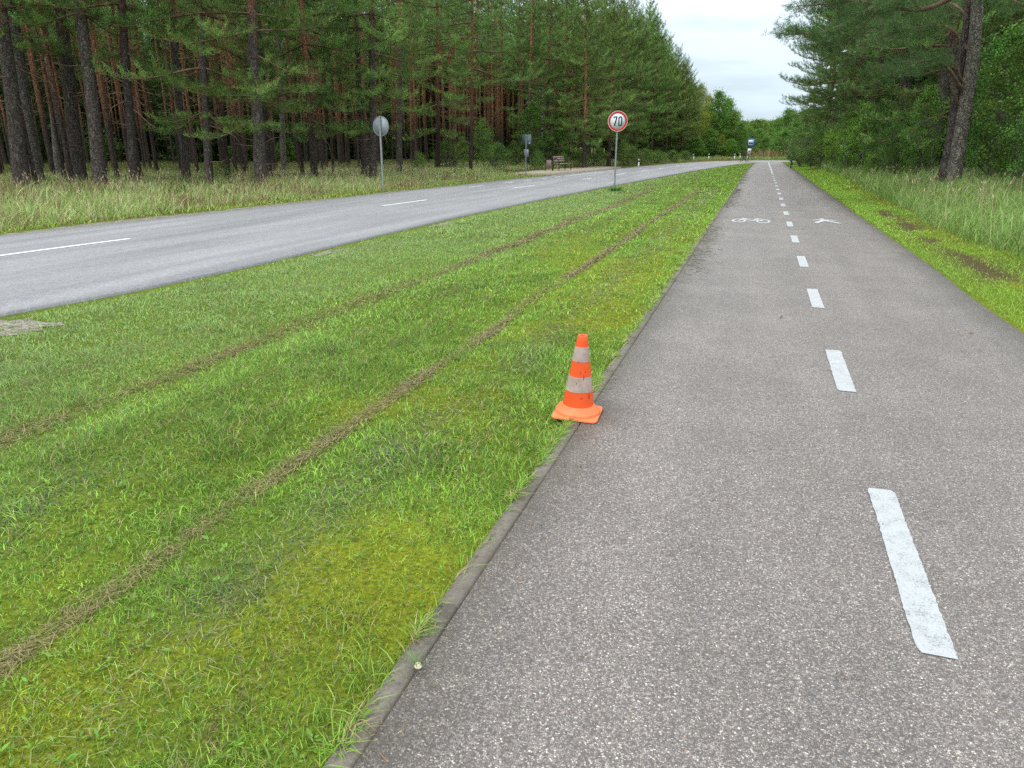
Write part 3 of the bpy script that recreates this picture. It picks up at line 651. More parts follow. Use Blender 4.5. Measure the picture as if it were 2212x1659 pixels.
# delineator posts
def delineator():
    r_ = thing('delineator_post', 'white roadside marker post with a dark band below its top', 'marker post', group='white marker posts along the road')
    mb = MB(); mb.prism(rrect(0.055, 0.04, 0.03, 4), -0.15, 0.50); mb.prism(rrect(0.055, 0.04, 0.03, 4), 0.64, 0.74); mb.prism([(-.05, -.03), (.05, -.03), (.035, .02), (-.035, .02)], 0.74, 0.79); mb.build('post', M_white, r_)
    mb = MB(); mb.prism(rrect(0.056, 0.041, 0.03, 4), 0.50, 0.64); bd = mb.build('black_band', M_black, r_)
    mb = MB(); mb.box((0, -0.043, 0.57), (0.04, 0.006, 0.09)); mb.build('reflector', M_red, bd)
    return r_
def copy_tree(o, parent=None):
    c_ = o.copy(); COL.objects.link(c_)
    if parent is not None: c_.parent = parent
    for ch in o.children: copy_tree(ch, c_)
    return c_
dl = delineator()
DL = ['nearest white marker post, beyond the road behind the speed limit sign', 'white marker post at the outside of the bend, before the dense pines', 'white marker post at the bend in front of dark bushes',
      'first of three far marker posts left of the bus stop sign', 'middle one of three far marker posts left of the bus stop sign', 'far marker post just behind the parked bicycle']
for i, (px_, D_) in enumerate([(1380, 61.0), (1498, 91.0), (1530, 95.0), (1586, 98.0), (1598, 99.5), (1613, 101.0)]):
    o = dl if i == 0 else copy_tree(dl); p = sight(px_, D_); o.location = (p[0], p[1], 0.08 if i else -.03); o.scale = (1, 1, .9); o['label'] = DL[i]; o.rotation_euler = (0, R(random.uniform(-2, 2)), R(random.uniform(-20, 20)))
# far bus stop sign facing us
p = sight(1616, 86.0)
fb = thing('bus_stop_sign', 'blue and white bus stop sign on a pole at the far end of the lawn', 'bus stop sign', (p[0], p[1], 0), (0, R(1.5), R(2)))
mb = MB(); pole(mb, 2.0, 0.035); mb.build('pole', M_galv, fb, smooth=True)
RX = Matrix.Rotation(R(90), 4, 'X')
mb = MB(); mb.prism(rrect(0.39, 0.42, 0.05), -0.01, 0.01, Matrix.Translation((0.04, -0.05, 2.02)) @ RX); sp = mb.build('sign_plate', M_blue, fb)
mb = MB(); mb.box((0.04, -0.065, 2.02), (0.52, 0.008, 0.56)); mb.build('white_field', M_white, sp)
mb = MB(); T_ = Matrix.Translation((0.04, -0.071, 2.02)) @ RX
mb.prism([(-.21, -.11), (.21, -.11), (.21, .02), (.17, .10), (-.21, .10)], 0, .004, T_); mb.prism([(-.15 + .04 * math.cos(k), -.12 + .04 * math.sin(k)) for k in np.arange(0, 6.2, .6)], 0, .005, T_); mb.prism([(.13 + .04 * math.cos(k), -.12 + .04 * math.sin(k)) for k in np.arange(0, 6.2, .6)], 0, .005, T_)
mb.build('bus_emblem', M_ink, sp)
mb = MB()
for k in range(4): mb.box((-0.12 + 0.1 * k, -0.079, 2.06), (0.075, 0.004, 0.07))
mb.build('emblem_windows', M_white, sp)
mb = MB(); mb.box((-0.02, -0.05, 1.15), (0.36, 0.02, 0.52)); tb = mb.build('timetable_board', M_white, fb)
mb = MB(); mb.box((-0.02, -0.064, 1.14), (0.18, 0.005, 0.12)); mb.build('timetable_print', M_ink, tb)
# pale strip of paving at the far stop
mb = MB(); mb.prism([(-3.4, 83.0), (-0.95, 84.6), (-0.95, 86.4), (-2.2, 87.2), (-3.0, 86.0)], -0.2, 0.06); mb.build('far_stop_paving', M_slab, kind='structure')
# bicycle leaning at the far stop
def bicycle(loc, rot):
    b_ = thing('parked_bicycle', 'dark bicycle leaning beside the far bus stop sign', 'bicycle', loc, rot)
    def whl(u):
        w_ = MB(); P = [(u + 0.335 * math.cos(a), 0, 0.345 + 0.335 * math.sin(a)) for a in np.linspace(0, 2 * math.pi, 29)]; w_.tube(P, 0.022, 6, cap=False); o_ = w_.build('wheel', M_black, b_, smooth=True)
        w_ = MB(); 
        for a in np.linspace(0, math.pi, 8)[:-1]: w_.tube([(u + 0.33 * math.cos(a), 0, 0.345 + 0.33 * math.sin(a)), (u - 0.33 * math.cos(a), 0, 0.345 - 0.33 * math.sin(a))], 0.004, 4)
        w_.build('spokes', M_galv, o_)
    whl(-0.52); whl(0.52); w_ = MB()
    for a, c_ in [((-0.52, 0, 0.345), (-0.08, 0, 0.30)), ((-0.08, 0, 0.30), (-0.20, 0, 0.86)), ((-0.52, 0, 0.345), (-0.18, 0, 0.76)), ((-0.08, 0, 0.30), (0.36, 0, 0.72)), ((-0.18, 0, 0.76), (0.35, 0, 0.82)), ((0.52, 0, 0.345), (0.33, 0, 0.98))]: w_.tube([a, c_], 0.02, 7)
    w_.build('frame', M_iron, b_, smooth=True)
    w_ = MB(); w_.tube([(0.28, -0.28, 1.02), (0.36, -0.12, 1.0), (0.36, 0.12, 1.0), (0.28, 0.28, 1.02)], 0.016, 7); w_.build('handlebar', M_black, b_, smooth=True)
    w_ = MB(); w_.prism([(-0.14, -0.08), (-0.14, 0.08), (0.02, 0.04), (0.14, 0.02), (0.14, -0.02), (0.02, -0.04)], 0, 0.05, Matrix.Translation((-0.2, 0, 0.88))); w_.build('saddle', M_black, b_)
    w_ = MB(); w_.box((-0.55, 0, 0.76), (0.38, 0.13, 0.02)); w_.tube([(-0.52, 0, 0.35), (-0.6, 0, 0.75)], 0.01, 5); w_.build('carrier', M_black, b_)
    w_ = MB(); w_.tube([(-0.08, -0.09, 0.14), (-0.08, -0.05, 0.30), (-0.08, 0.05, 0.30), (-0.08, 0.09, 0.46)], 0.013, 6); w_.box((-0.08, -0.13, 0.14), (0.09, 0.08, 0.02)); w_.box((-0.08, 0.13, 0.46), (0.09, 0.08, 0.02)); w_.build('pedals', M_black, b_)
    return b_
p = sight(1606.5, 85.0); bicycle((p[0], p[1], 0.06), (R(8), 0, R(62)))
# little stake on the right
p = sight(1709, 62); mb = MB(); mb.tube([(0, 0, -.1), (0.02, 0, 0.3), (0.03, 0, 0.62)], [0.05, 0.045, 0.035], 8)
o = mb.build('wooden_stake', M_iron, smooth=True, label='short dark wooden stake in the grass right of the path', category='stake'); o.location = (p[0], p[1], GZ(p[0], p[1]))

# ------------------------------------------------------------------ grass
def blades(P, h, w, az, lean, col, tipcol=None, seg=2):
    """arched blades of grass: P (n,3) roots"""
    n = len(P); r = np.random.default_rng(n)
    d = np.stack([np.cos(az), np.sin(az), np.zeros(n)], 1); pa = az + math.pi / 2 + r.normal(0, .9, n); pd = np.stack([np.cos(pa), np.sin(pa), np.zeros(n)], 1)
    V = []; ks = []
    for i in range(seg):
        t_ = i / seg; o_ = d * (lean * h * t_ ** 1.7)[:, None] + np.array([0, 0, 1]) * (h * (t_ - 0.35 * lean * t_ ** 2))[:, None]
        ww = (w * (1 - 0.35 * t_) / 2)[:, None]
        V += [P + o_ - pd * ww, P + o_ + pd * ww]
    V.append(P + d * (lean * h)[:, None] + np.array([0, 0, 1]) * (h * (1 - 0.35 * lean))[:, None])
    k = 2 * seg + 1; V = np.stack(V, 1).reshape(-1, 3); b0 = np.arange(n)[:, None] * k
    F3 = b0 + np.array([[2 * seg - 2, 2 * seg - 1, 2 * seg]]); Fs = [F3]
    if seg > 1: Fs.append(np.concatenate([b0 + np.array([[2 * i, 2 * i + 1, 2 * i + 3, 2 * i + 2]]) for i in range(seg - 1)]))
    C = np.repeat(col[:, None, :], k, 1)
    if tipcol is not None: C[:, -1] = tipcol
    return V, Fs, C.reshape(-1, 3)
class Multi:
    def __init__(s): s.V = []; s.F3 = []; s.F4 = []; s.C = []; s.n = 0
    def add(s, V, Fs, C):
        for F in Fs: (s.F3 if F.shape[1] == 3 else s.F4).append(F + s.n)
        s.V.append(V); s.C.append(C); s.n += len(V)
    def mesh(s, name, mat): return mk_mesh(name, np.concatenate(s.V), [np.concatenate(q) for q in (s.F3, s.F4) if q], mat, np.clip(np.concatenate(s.C), 0.003, 0.9))
def scatter(x0, x1, y0, y1, dens, seed):
    r = np.random.default_rng(seed); n = int((x1 - x0) * (y1 - y0) * dens); return r.uniform(x0, x1, n), r.uniform(y0, y1, n), r
def in_view(x, y, pad=2.0):
    """keep what the camera, or one a step aside, could see"""
    a = np.arctan2(x, y); l = math.atan2(-1.74 - pad, .97); D = np.hypot(x, y)
    q = np.stack([x, y], 1); fwd = np.array([-math.sin(YAW), math.cos(YAW)]); rt = np.array([math.cos(YAW), math.sin(YAW)])
    f_ = q @ fwd; s_ = q @ rt
    return (np.abs(s_) < 0.80 * (f_ + 0.6) + pad) & (f_ > 0.2)
G1 = np.array([0.225, 0.385, 0.042]); G2 = np.array([0.36, 0.53, 0.08]); G3 = np.array([0.148, 0.288, 0.047]); MOSS = np.array([0.40, 0.50, 0.04]); STRAW = np.array([0.42, 0.34, 0.17]); DRY = np.array([0.20, 0.145, 0.07]); PALE = np.array([0.38, 0.48, 0.23])
def swath(x, y):
    a = np.exp(-((x + 2.18 + 0.10 * (vnoise(x * 0 + 3, y, 1.1) - .5)) / 0.045) ** 2) * (.15 + .80 * sstep(0.2, 0.55, vnoise(x * 0, y, 0.7)))
    b = np.exp(-((x + 3.87 + 0.14 * (vnoise(x * 0 + 8, y, 1.3) - .5)) / 0.065) ** 2) * (.6 + .38 * sstep(0.2, 0.55, vnoise(x * 0 + 9, y, 1.0)))
    f_ = np.zeros_like(x)
    for i, (x0, a0) in enumerate(((-1.28, .55), (-1.62, .45), (-2.75, .62), (-3.2, .66), (-4.6, .62), (-5.3, .5))): f_ = np.maximum(f_, a0 * np.exp(-((x - x0 + 0.16 * (vnoise(x * 0 + 31 + i, y, 1.7) - .5)) / 0.035) ** 2) * sstep(.25, .6, vnoise(x * 0 + 51 + i, y, 1.1)))
    return np.maximum(np.maximum(a, b), f_)
def greyline(x, y): return np.exp(-((x + 1.62 + 0.2 * (vnoise(x * 0 + 13, y, 1.5) - .5)) / 0.15) ** 2) * sstep(0.3, 0.6, vnoise(x * 0 + 19, y, 0.8)) + 0.8 * np.exp(-((x + 3.1 + 0.3 * (vnoise(x * 0 + 23, y, 1.5) - .5)) / 0.22) ** 2) * sstep(0.35, 0.6, vnoise(x * 0 + 29, y, 0.9))
lawn = Multi()
for d0, d1, dens, wid, hh in ((0, 3.2, 13000, .0028, .030), (3.2, 6.5, 6500, .0042, .034), (6.5, 13, 2400, .0070, .038), (13, 26, 800, .013, .042), (26, 92, 170, .03, .05)):
    x, y, r = scatter(-9.2, PL - 0.05, 0.4 if d0 < 20 else 12, min(d1, 87), dens, int(d0 * 10) + 1)
    D = np.hypot(x, y); nx = near_x(y) + 0.10 + 0.10 * fnoise(x, y, .8)
    edge = PL - 0.062 - 0.035 * vnoise(x * 0, y, 0.31)
    gv = np.zeros(len(x), bool)
    for gx0, gy0, gw, gl in GP: gv |= ((x - gx0) / gw) ** 2 + ((y - gy0) / gl) ** 2 < .8 + .5 * (r.random(len(x)) - .5)
    k = ~(gv & (r.random(len(x)) < .9)) & (D >= d0) & (D < d1) & (x > nx) & (x < edge) & in_view(x, y) & ~((y > 82.5) & (x > -3.6)); x, y, D = x[k], y[k], D[k]; n = len(x)
    f1 = fnoise(x, y, 0.9); f2 = fnoise(x + 40, y, 0.35); f3 = fnoise(x - 20, y * 0.5, 2.8); s_ = swath(x, y); gl = greyline(x, y)
    moss = (.12 + .88 * sstep(22, 8, y) * sstep(-4.8, -2.2, x)) * sstep(0.42, 0.68, 0.55 * f1 + 0.45 * f3 + 0.14 * np.exp(-((x + 1.5) / 0.9) ** 2))
    u = r.random(n)
    col = np.where((u < 0.33)[:, None], G1, np.where((u < 0.66)[:, None], G2, G3)) * (0.45 + 1.0 * r.random((n, 1))) * ((0.84 + 0.34 * sstep(.3, .62, fnoise(x + 3, y - 9, .55))) * (.86 + .30 * vnoise(x + .12 * vnoise(x * 0 + 2, y, 2.5), x * 0 + 70 + y / 40, .33)))[:, None]
    far_pale = (sstep(-2.2, -5.5, x) * 0.55)[:, None] * (0.4 + f3[:, None])
    col = col * (1 - far_pale) + PALE * far_pale
    ism = (r.random(n) < np.maximum(moss * 0.72, .55 * (x < near_x(y) + .35))); col[ism] = MOSS * (0.4 + 0.9 * r.random((ism.sum(), 1))) + np.array([.05, -.02, 0]) * r.random((ism.sum(), 1))
    isd = r.random(n) < (0.07 + 0.10 * f2); col[isd] = STRAW * (0.5 + 0.7 * r.random((isd.sum(), 1)))
    iss = r.random(n) < s_ * 0.85 * (.45 + .8 * vnoise(x + 5, y, .16)); col[iss] = np.where(r.random((iss.sum(), 1)) < .35, STRAW * .7, DRY) * (0.6 + 1.1 * r.random((iss.sum(), 1)))
    isg = (r.random(n) < gl * 0.45) & ~iss; col[isg] = np.array([0.17, 0.20, 0.10]) * (0.7 + .6 * r.random((isg.sum(), 1)))
    h = hh * (0.5 + 0.9 * r.random(n)) * (0.6 + 0.9 * f2); h[ism] *= 0.42; h[iss] *= 0.7
    tuft = sstep(0.62, 0.75, f2); h *= 1 + 0.6 * tuft
    eg = np.exp(-((edge[k] - x) / 0.07)); h *= 1 + 0.7 * eg
    w = wid * (0.7 + 0.7 * r.random(n)); w[ism] *= 1.3
    lean = 0.35 + 0.9 * r.random(n); lean[iss] = 1.6 + r.random(iss.sum()); lean[isg] = 1.5 + r.random(isg.sum()); w[iss] *= 0.8
    P = np.stack([x, y, gz(x, y) - 0.004 + iss * 0.015 * r.random(n)], 1)
    lawn.add(*blades(P, h, w, r.uniform(0, 2 * math.pi, n), lean, col))
# longer blades leaning over the kerb
x = PL - 0.078 + rng.normal(0, .014, 9000); y = rng.uniform(0.6, 40, 9000) ; y = 0.6 + (y - .6) * rng.random(9000); keep = (vnoise(x * 0, y, 0.22) > 0.5) | (rng.random(9000) < .12); x, y = x[keep], y[keep]; n = len(x)
lawn.add(*blades(np.stack([x, y, np.full(n, -0.005)], 1), 0.03 + 0.05 * rng.random(n), (0.0028 + 0.0006 * y) * (0.8 + .5 * rng.random(n)), rng.normal(0, 1.6, n), 0.6 + rng.random(n), np.where(rng.random(n)[:, None] < .3, STRAW, G1 * 1.1) * (0.7 + .6 * rng.random((n, 1)))))
link('lawn_grass', lawn.mesh('lawn_grass', M_grass), kind='stuff', label='mown green lawn with moss patches and brown lines of clippings', category='grass')
# loose clippings lying along the swaths, drawn-out straw on the lawn
cl_ = Multi()
n = 34000; yy = 0.8 + 28 * rng.random(n) ** 1.8; which = rng.random(n)
xx = np.where(which < 0.45, -2.18 + 0.10 * (0.5 - vnoise(yy * 0 + 3, yy, 1.1)) + rng.normal(0, .042, n), np.where(which < 0.85, -3.87 - 0.14 * (vnoise(yy * 0 + 8, yy, 1.3) - .5) + rng.normal(0, .07, n), np.where(which < .93, -1.62 + rng.normal(0, .16, n), rng.uniform(-6.4, -1, n))))
dens = np.where(which < 0.45, (.25 + .75 * sstep(0.2, 0.6, vnoise(yy * 0, yy, 0.7))), np.where(which < .85, .35 + .65 * sstep(0.2, 0.55, vnoise(yy * 0 + 9, yy, 1.0)), 1)); k = (rng.random(n) < dens) & in_view(xx, yy); xx, yy, which = xx[k], yy[k], which[k]; n = len(xx)
dcol = np.where((which < .85)[:, None], np.array([0.31, 0.25, 0.125]), np.array([0.30, 0.32, 0.14])) * (0.45 + 0.9 * rng.random((n, 1)))
az = rng.uniform(0, 6.28, n); L = (0.012 + 0.035 * rng.random(n)) * (1 + .06 * yy); ww = 0.0007 + 0.0005 * yy
P = np.stack([xx, yy, gz(xx, yy) + 0.012 + 0.02 * rng.random(n)], 1)
dd = np.stack([np.cos(az), np.sin(az), rng.normal(0, .25, n)], 1) * L[:, None]; pp = np.stack([-np.sin(az), np.cos(az), np.zeros(n)], 1) * ww[:, None]
V = np.stack([P - dd / 2 - pp, P - dd / 2 + pp, P + dd / 2 + pp * .5, P + dd / 2 - pp * .5], 1).reshape(-1, 3); F = (np.arange(n)[:, None] * 4 + np.arange(4)[None])
cl_.add(V, [F], np.repeat(dcol, 4, 0)); link('grass_clippings', cl_.mesh('grass_clippings', M_grass), kind='stuff', label='dry brown clippings lying in lines along the lawn', category='clippings')
# clover, plantain and dandelion leaves in the lawn
wd = Multi(); n = 1700; yy = 0.9 + 13 * rng.random(n) ** 1.5; xx = rng.uniform(-7, PL - .15, n); k = in_view(xx, yy) & (xx > near_x(yy) + .2) & (fnoise(xx, yy, .6) > .44); xx, yy = xx[k], yy[k]; n = len(xx)
for j in range(5):
    az = rng.uniform(0, 6.28, n); L = (0.012 + 0.022 * rng.random(n) ** 2) * (1 + yy * .04); wl = L * rng.uniform(.28, .5, n); up = rng.uniform(.1, .8, n)
    dd = np.stack([np.cos(az) * L, np.sin(az) * L, up * L], 1); pp = np.stack([-np.sin(az), np.cos(az), rng.normal(0, .3, n)], 1) * (wl / 2)[:, None]
    P = np.stack([xx, yy, gz(xx, yy) + 0.012], 1) + dd * .15
    V = np.stack([P, P + dd * .5 + pp, P + dd, P + dd * .5 - pp], 1).reshape(-1, 3); cc = np.array([0.21, 0.42, 0.06]) * (0.7 + .6 * rng.random((n, 1)))
    wd.add(V, [np.arange(n)[:, None] * 4 + np.arange(4)[None]], np.repeat(cc, 4, 0))
link('lawn_weeds', wd.mesh('lawn_weeds', M_leaf), kind='stuff', label='small broad clover and dandelion leaves scattered in the lawn', category='weeds')

# short moss grass on the right-hand shoulder and the far-edge shoulder
sh = Multi()
for xa, xb, ya, yb, dens, wid, hh in ((PR - .02, 4.4, 4.5, 14, 2600, .006, .035), (PR - .02, 4.8, 14, 30, 900, .013, .045), (PR - .05, 5.2, 30, 88, 260, .03, .06)):
    x, y, r = scatter(xa, xb, ya, yb, dens, int(ya)); edge = PR + 0.06 + 0.05 * (vnoise(x * 0, y, .3)); k = (x > edge); x, y = x[k], y[k]; n = len(x)
    bare = sstep(0.36, 0.52, fnoise(x, y * .5, .9)) * np.exp(-((x - 2.98) / .34) ** 2) * sstep(8.5, 10, y) * sstep(27, 22, y); k = r.random(n) > bare * .93; x, y = x[k], y[k]; n = len(x); f1 = fnoise(x, y, .8); f3 = fnoise(x + 7, y * .3, 2.0)
    u = r.random(n); col = np.where((u < .5)[:, None], G1, G2) * (0.75 + .5 * r.random((n, 1))); ism = r.random(n) < sstep(.42, .6, f3) * .8 * np.exp(-((x - 3.3 - .3 * f1) / .55) ** 2); col[ism] = np.array([.36, .34, .05]) * (0.6 + .6 * r.random((ism.sum(), 1)))
    h = hh * (.5 + r.random(n)) * (.6 + f1); h[ism] *= .5
    sh.add(*blades(np.stack([x, y, gz(x, y) - .004], 1), h, wid * (.7 + .6 * r.random(n)), r.uniform(0, 6.28, n), .4 + .9 * r.random(n), col))
x, y, r = scatter(-15.5, -7, 5, 60, 130, 77); fx_ = far_x(y); k = (x < fx_ - .38 - .35 * vnoise(x * 0, y, .8)) & (x > fx_ - 1.6) & in_view(x, y); x, y = x[k], y[k]; n = len(x)
sh.add(*blades(np.stack([x, y, gz(x, y)], 1), .05 + .10 * r.random(n), np.full(n, .02), r.uniform(0, 6.28, n), .4 + .8 * r.random(n), np.where(r.random(n)[:, None] < .3, STRAW * .8, G2) * (.7 + .6 * r.random((n, 1)))))
link('shoulder_grass', sh.mesh('shoulder_grass', M_grass), kind='stuff', label='short mossy grass on the shoulders of path and road', category='grass')
# tall meadow grass on both verges
tg = Multi()
def tall(x, y, r, h0, wid, mixp, pal):
    n = len(x); f1 = fnoise(x, y, 1.6); f2 = fnoise(x + 9, y, .5)
    col = np.where((r.random(n) < mixp * (.5 + f1))[:, None], pal[1], np.where((r.random(n) < .5)[:, None], pal[0], pal[2])) * (.7 + .6 * r.random((n, 1)))
    dd_ = (sstep(.5, .62, fnoise(x + 77, y + 5, 2.2)) * .5 * (x < 0)); kk = r.random(n) < dd_; col[kk] = np.array([.30, .20, .11]) * (.6 + .7 * r.random((kk.sum(), 1)))
    h = h0 * (1 - .45 * dd_) * (.25 + .75 * r.random(n) ** 1.3) * (.25 + 1.25 * f1 + .5 * f2)
    tg.add(*blades(np.stack([x, y, gz(x, y) - .01], 1), h, wid * (.6 + .8 * r.random(n)), r.normal(0.5, 1.6, n), .25 + .85 * r.random(n) ** 1.5, col, seg=3))
pr3 = [np.array([.15, .28, .06]), np.array([.36, .43, .17]), np.array([.21, .38, .09])]
pl3 = [np.array([.25, .41, .09]), np.array([.56, .52, .27]), np.array([.40, .56, .22])]
x, y, r = scatter(-34, -9, 8, 30, 260, 5); fx_ = far_x(y); d_ = fx_ - x; k = (d_ > .75 + .5 * vnoise(x * 0, y, 1.1)) & (r.random(len(x)) < np.where(d_ < 4.5, 1, .35) * sstep(.25, .5, fnoise(x, y, 1.2))) & in_view(x, y, 3); tall(x[k], y[k], r, .44, .014, .26, pl3)
x, y, r = scatter(-32, -7, 30, 64, 110, 6); fx_ = far_x(y); d_ = fx_ - x; k = (d_ > .9 + .8 * sstep(38, 44, y) * 2.2) & (d_ < 14) & ~((y > 41) & (y < 60) & (d_ < 3.4)) & (r.random(len(x)) < np.where(d_ < 6, 1, .5)); tall(x[k], y[k], r, .36, .022, .30, pl3)
x, y, r = scatter(-20, 3, 60, 112, 60, 61); fx_ = far_x(y); k = (x < fx_ - 2.2) & (x > forest_x(y) - 2); tall(x[k], y[k], r, .32, .04, .2, pr3)
x, y, r = scatter(3.0, 16, 6.5, 26, 420, 8); e = 3.35 + .35 * vnoise(x * 0, y, 1.5) + .6 * sstep(14, 6, y); k = (x > e) & in_view(x, y, 2) & (r.random(len(x)) < np.where(x < 8, 1, .45)); tall(x[k], y[k], r, .52, .011, .16, pr3)
x, y, r = scatter(3.2, 14, 26, 60, 150, 9); e = 3.6 + .5 * vnoise(x * 0, y, 2.5); k = (x > e); tall(x[k], y[k], r, .60, .02, .22, pr3)
x, y, r = scatter(3.2, 9, 60, 98, 60, 10); k = (x > 3.9) ; tall(x[k], y[k], r, .6, .04, .2, pr3)
for xa, xb, ya, yb, cnt, sd in ((-30, -11, 8, 34, 5200, 1), (3.6, 12, 7, 34, 2600, 2)):
    x = rng.uniform(xa, xb, cnt); y = rng.uniform(ya, yb, cnt); k = (((x < far_x(y) - 1.0) & (x > far_x(y) - 9)) | (x > 3.7)) & (fnoise(x, y, 1.3) > .45); x, y = x[k], y[k]; n = len(x)
    h = .45 + .38 * rng.random(n); az = rng.uniform(0, 6.3, n); ln = .15 + .35 * rng.random(n); cc = np.array([.52, .44, .25]) * (.6 + .6 * rng.random((n, 1))); P = np.stack([x, y, gz(x, y)], 1)
    tg.add(*blades(P, h, np.full(n, .007), az, ln, cc, seg=3))
    tip = P + np.stack([np.cos(az), np.sin(az), np.zeros(n)], 1) * (ln * h * .85)[:, None] + np.array([0, 0, 1]) * (h * (.92 - .33 * ln))[:, None]
    tg.add(*blades(tip, np.full(n, .09), np.full(n, .022), az, np.full(n, .6), cc * .9, seg=2))
link('tall_grass', tg.mesh('tall_grass', M_grass), kind='stuff', label='tall pale meadow grass on the verges at both edges of the wood', category='grass')
# low grass of the forest floor
fg = Multi(); x, y, r = scatter(-60, -14, 12, 75, 45, 12); k = (x < forest_x(y) + 2) & in_view(x, y, 3); x, y = x[k], y[k]; n = len(x); f1 = fnoise(x, y, 4)
fg.add(*blades(np.stack([x, y, gz(x, y)], 1), (.10 + .2 * r.random(n)) * (.5 + f1), .03 * (.6 + r.random(n)), r.uniform(0, 6.28, n), .3 + .8 * r.random(n), np.where((r.random(n) < .3)[:, None], np.array([.26, .22, .09]), np.array([.15, .19, .045])) * (.6 + .6 * r.random((n, 1)))))
link('forest_floor_grass', fg.mesh('forest_floor_grass', M_grass), kind='stuff', label='low yellow green grass between the trunks left of the road', category='grass')
# tuft at the foot of the speed limit sign
xy = vp(1330, 413); tf = Multi(); n = 130; a = rng.uniform(0, 6.28, n); rr = .16 * rng.random(n)
P = np.stack([xy[0] + rr * np.cos(a) * 1.6, xy[1] + rr * np.sin(a), np.full(n, -0.01)], 1)
tf.add(*blades(P, .10 + .20 * rng.random(n), np.full(n, .03), a, .5 + .8 * rng.random(n), np.array([.10, .24, .05]) * (.7 + .7 * rng.random((n, 1))), seg=3))
link('plantain_tuft', tf.mesh('plantain_tuft', M_leaf), label='bright green leafy tuft at the foot of the speed limit sign', category='plant')
# the uprooted clump on the kerb
xy = vp(900, 1449); cz = 0.015
clump = thing('uprooted_clump', 'uprooted grass clump with a pale root lump lying on the kerb', 'plant', (xy[0], xy[1], cz))
tf = Multi(); n = 16; a = np.array([2.3, 2.6, 2.9, 3.2, 3.5, 1.7, 1.4, .6, 3.8, 5.2, 5.6, 2.1, 2.75, 3.05, 4.9, .2]); ln = np.array([.06, .07, .07, .06, .08, .05, .06, .05, .05, .06, .07, .05, .07, .06, .05, .05])
P = np.zeros((n, 3)); P[:, 2] = 0.006; tf.add(*blades(P, ln * .8, np.full(n, .0032), a, np.full(n, 1.2), np.array([.14, .26, .07]) * (.8 + .5 * rng.random((n, 1))), seg=3)); link('blades', tf.mesh('blades', M_grass), clump)
mb = MB(); mb.lathe([(0.0001, -.008), (.008, -.006), (.012, 0), (.010, .007), (.005, .012), (0.0001, .013)], 14, (.006, 0, .004)); mb.build('root_lump', plain('pale_root', (.62, .55, .38), .8, .2, var=.25, scale=80, bump=.5), clump, smooth=True)
# fallen leaves, needles and twigs on the path
M_dryleaf = plain('dry_leaf', (.16, .07, .035), .8, .2, var=.3, scale=40)
def fallen(px_, py_, size, label, seed):
    r = np.random.default_rng(seed); xy = vp(px_, py_); V = []; n_ = 9
    for k in range(n_): a = 2 * math.pi * k / n_; q = size * (.6 + .5 * r.random()); V.append((q * math.cos(a), .6 * q * math.sin(a), .004 + .35 * size * r.random()))
    V.append((0, 0, .004)); F = [(k, (k + 1) % n_, n_) for k in range(n_)]
    o_ = link('fallen_leaf', mk_mesh('fallen_leaf', V, np.array(F), M_dryleaf), label=label, category='leaf', group='fallen leaves on the path'); o_.location = (xy[0], xy[1], .004); o_.rotation_euler = (0, 0, r.random() * 6)
fallen(1688, 687, .024, 'small curled brown leaf on the path left of the white dashes', 1); fallen(2099, 722, .022, 'dark dry leaf near the right edge of the path', 2); fallen(1768, 436, .04, 'dark brown leaf on the path far ahead near its right edge', 3)
lt = Multi(); n = 420; yy = 1.0 + 14 * rng.random(n) ** 1.6; xx = np.where(rng.random(n) < .6, PL + np.abs(rng.normal(0, .12, n)) - .08, rng.uniform(PL, PR, n)); az = rng.uniform(0, 6.28, n); L = .012 + .03 * rng.random(n)
P = np.stack([xx, yy, np.full(n, .0125)], 1); dd = np.stack([np.cos(az), np.sin(az), np.zeros(n)], 1) * L[:, None]; pp = np.stack([-np.sin(az), np.cos(az), np.zeros(n)], 1) * (.0008 + .0003 * yy)[:, None]
V = np.stack([P - dd / 2 - pp, P - dd / 2 + pp, P + dd / 2 + pp, P + dd / 2 - pp], 1).reshape(-1, 3); lt.add(V, [np.arange(n)[:, None] * 4 + np.arange(4)[None]], np.repeat(np.where((rng.random(n) < .5)[:, None], np.array([.30, .17, .08]), np.array([.16, .13, .06])) * (.5 + .8 * rng.random((n, 1))), 4, 0))
# grass cuttings spilled over the path's left edge further on
n = 1500; yy = rng.uniform(9, 46, n); k = vnoise(yy * 0 + 4, yy, 1.6) > .5; yy = yy[k]; n = len(yy); xx = PL + np.abs(rng.normal(0, .16, n)); az = rng.normal(0, .6, n); L = .04 + .08 * rng.random(n)
P = np.stack([xx, yy, np.full(n, .0125)], 1); dd = np.stack([np.cos(az), np.sin(az), np.zeros(n)], 1) * L[:, None]; pp = np.stack([-np.sin(az), np.cos(az), np.zeros(n)], 1) * (.0006 * yy)[:, None]
V = np.stack([P - dd / 2 - pp, P - dd / 2 + pp, P + dd / 2 + pp, P + dd / 2 - pp], 1).reshape(-1, 3); lt.add(V, [np.arange(n)[:, None] * 4 + np.arange(4)[None]], np.repeat(np.array([.17, .16, .09]) * (.6 + .8 * rng.random((n, 1))), 4, 0))
link('path_litter', lt.mesh('path_litter', M_grass), kind='stuff', label='needles and cuttings scattered on the path', category='litter')

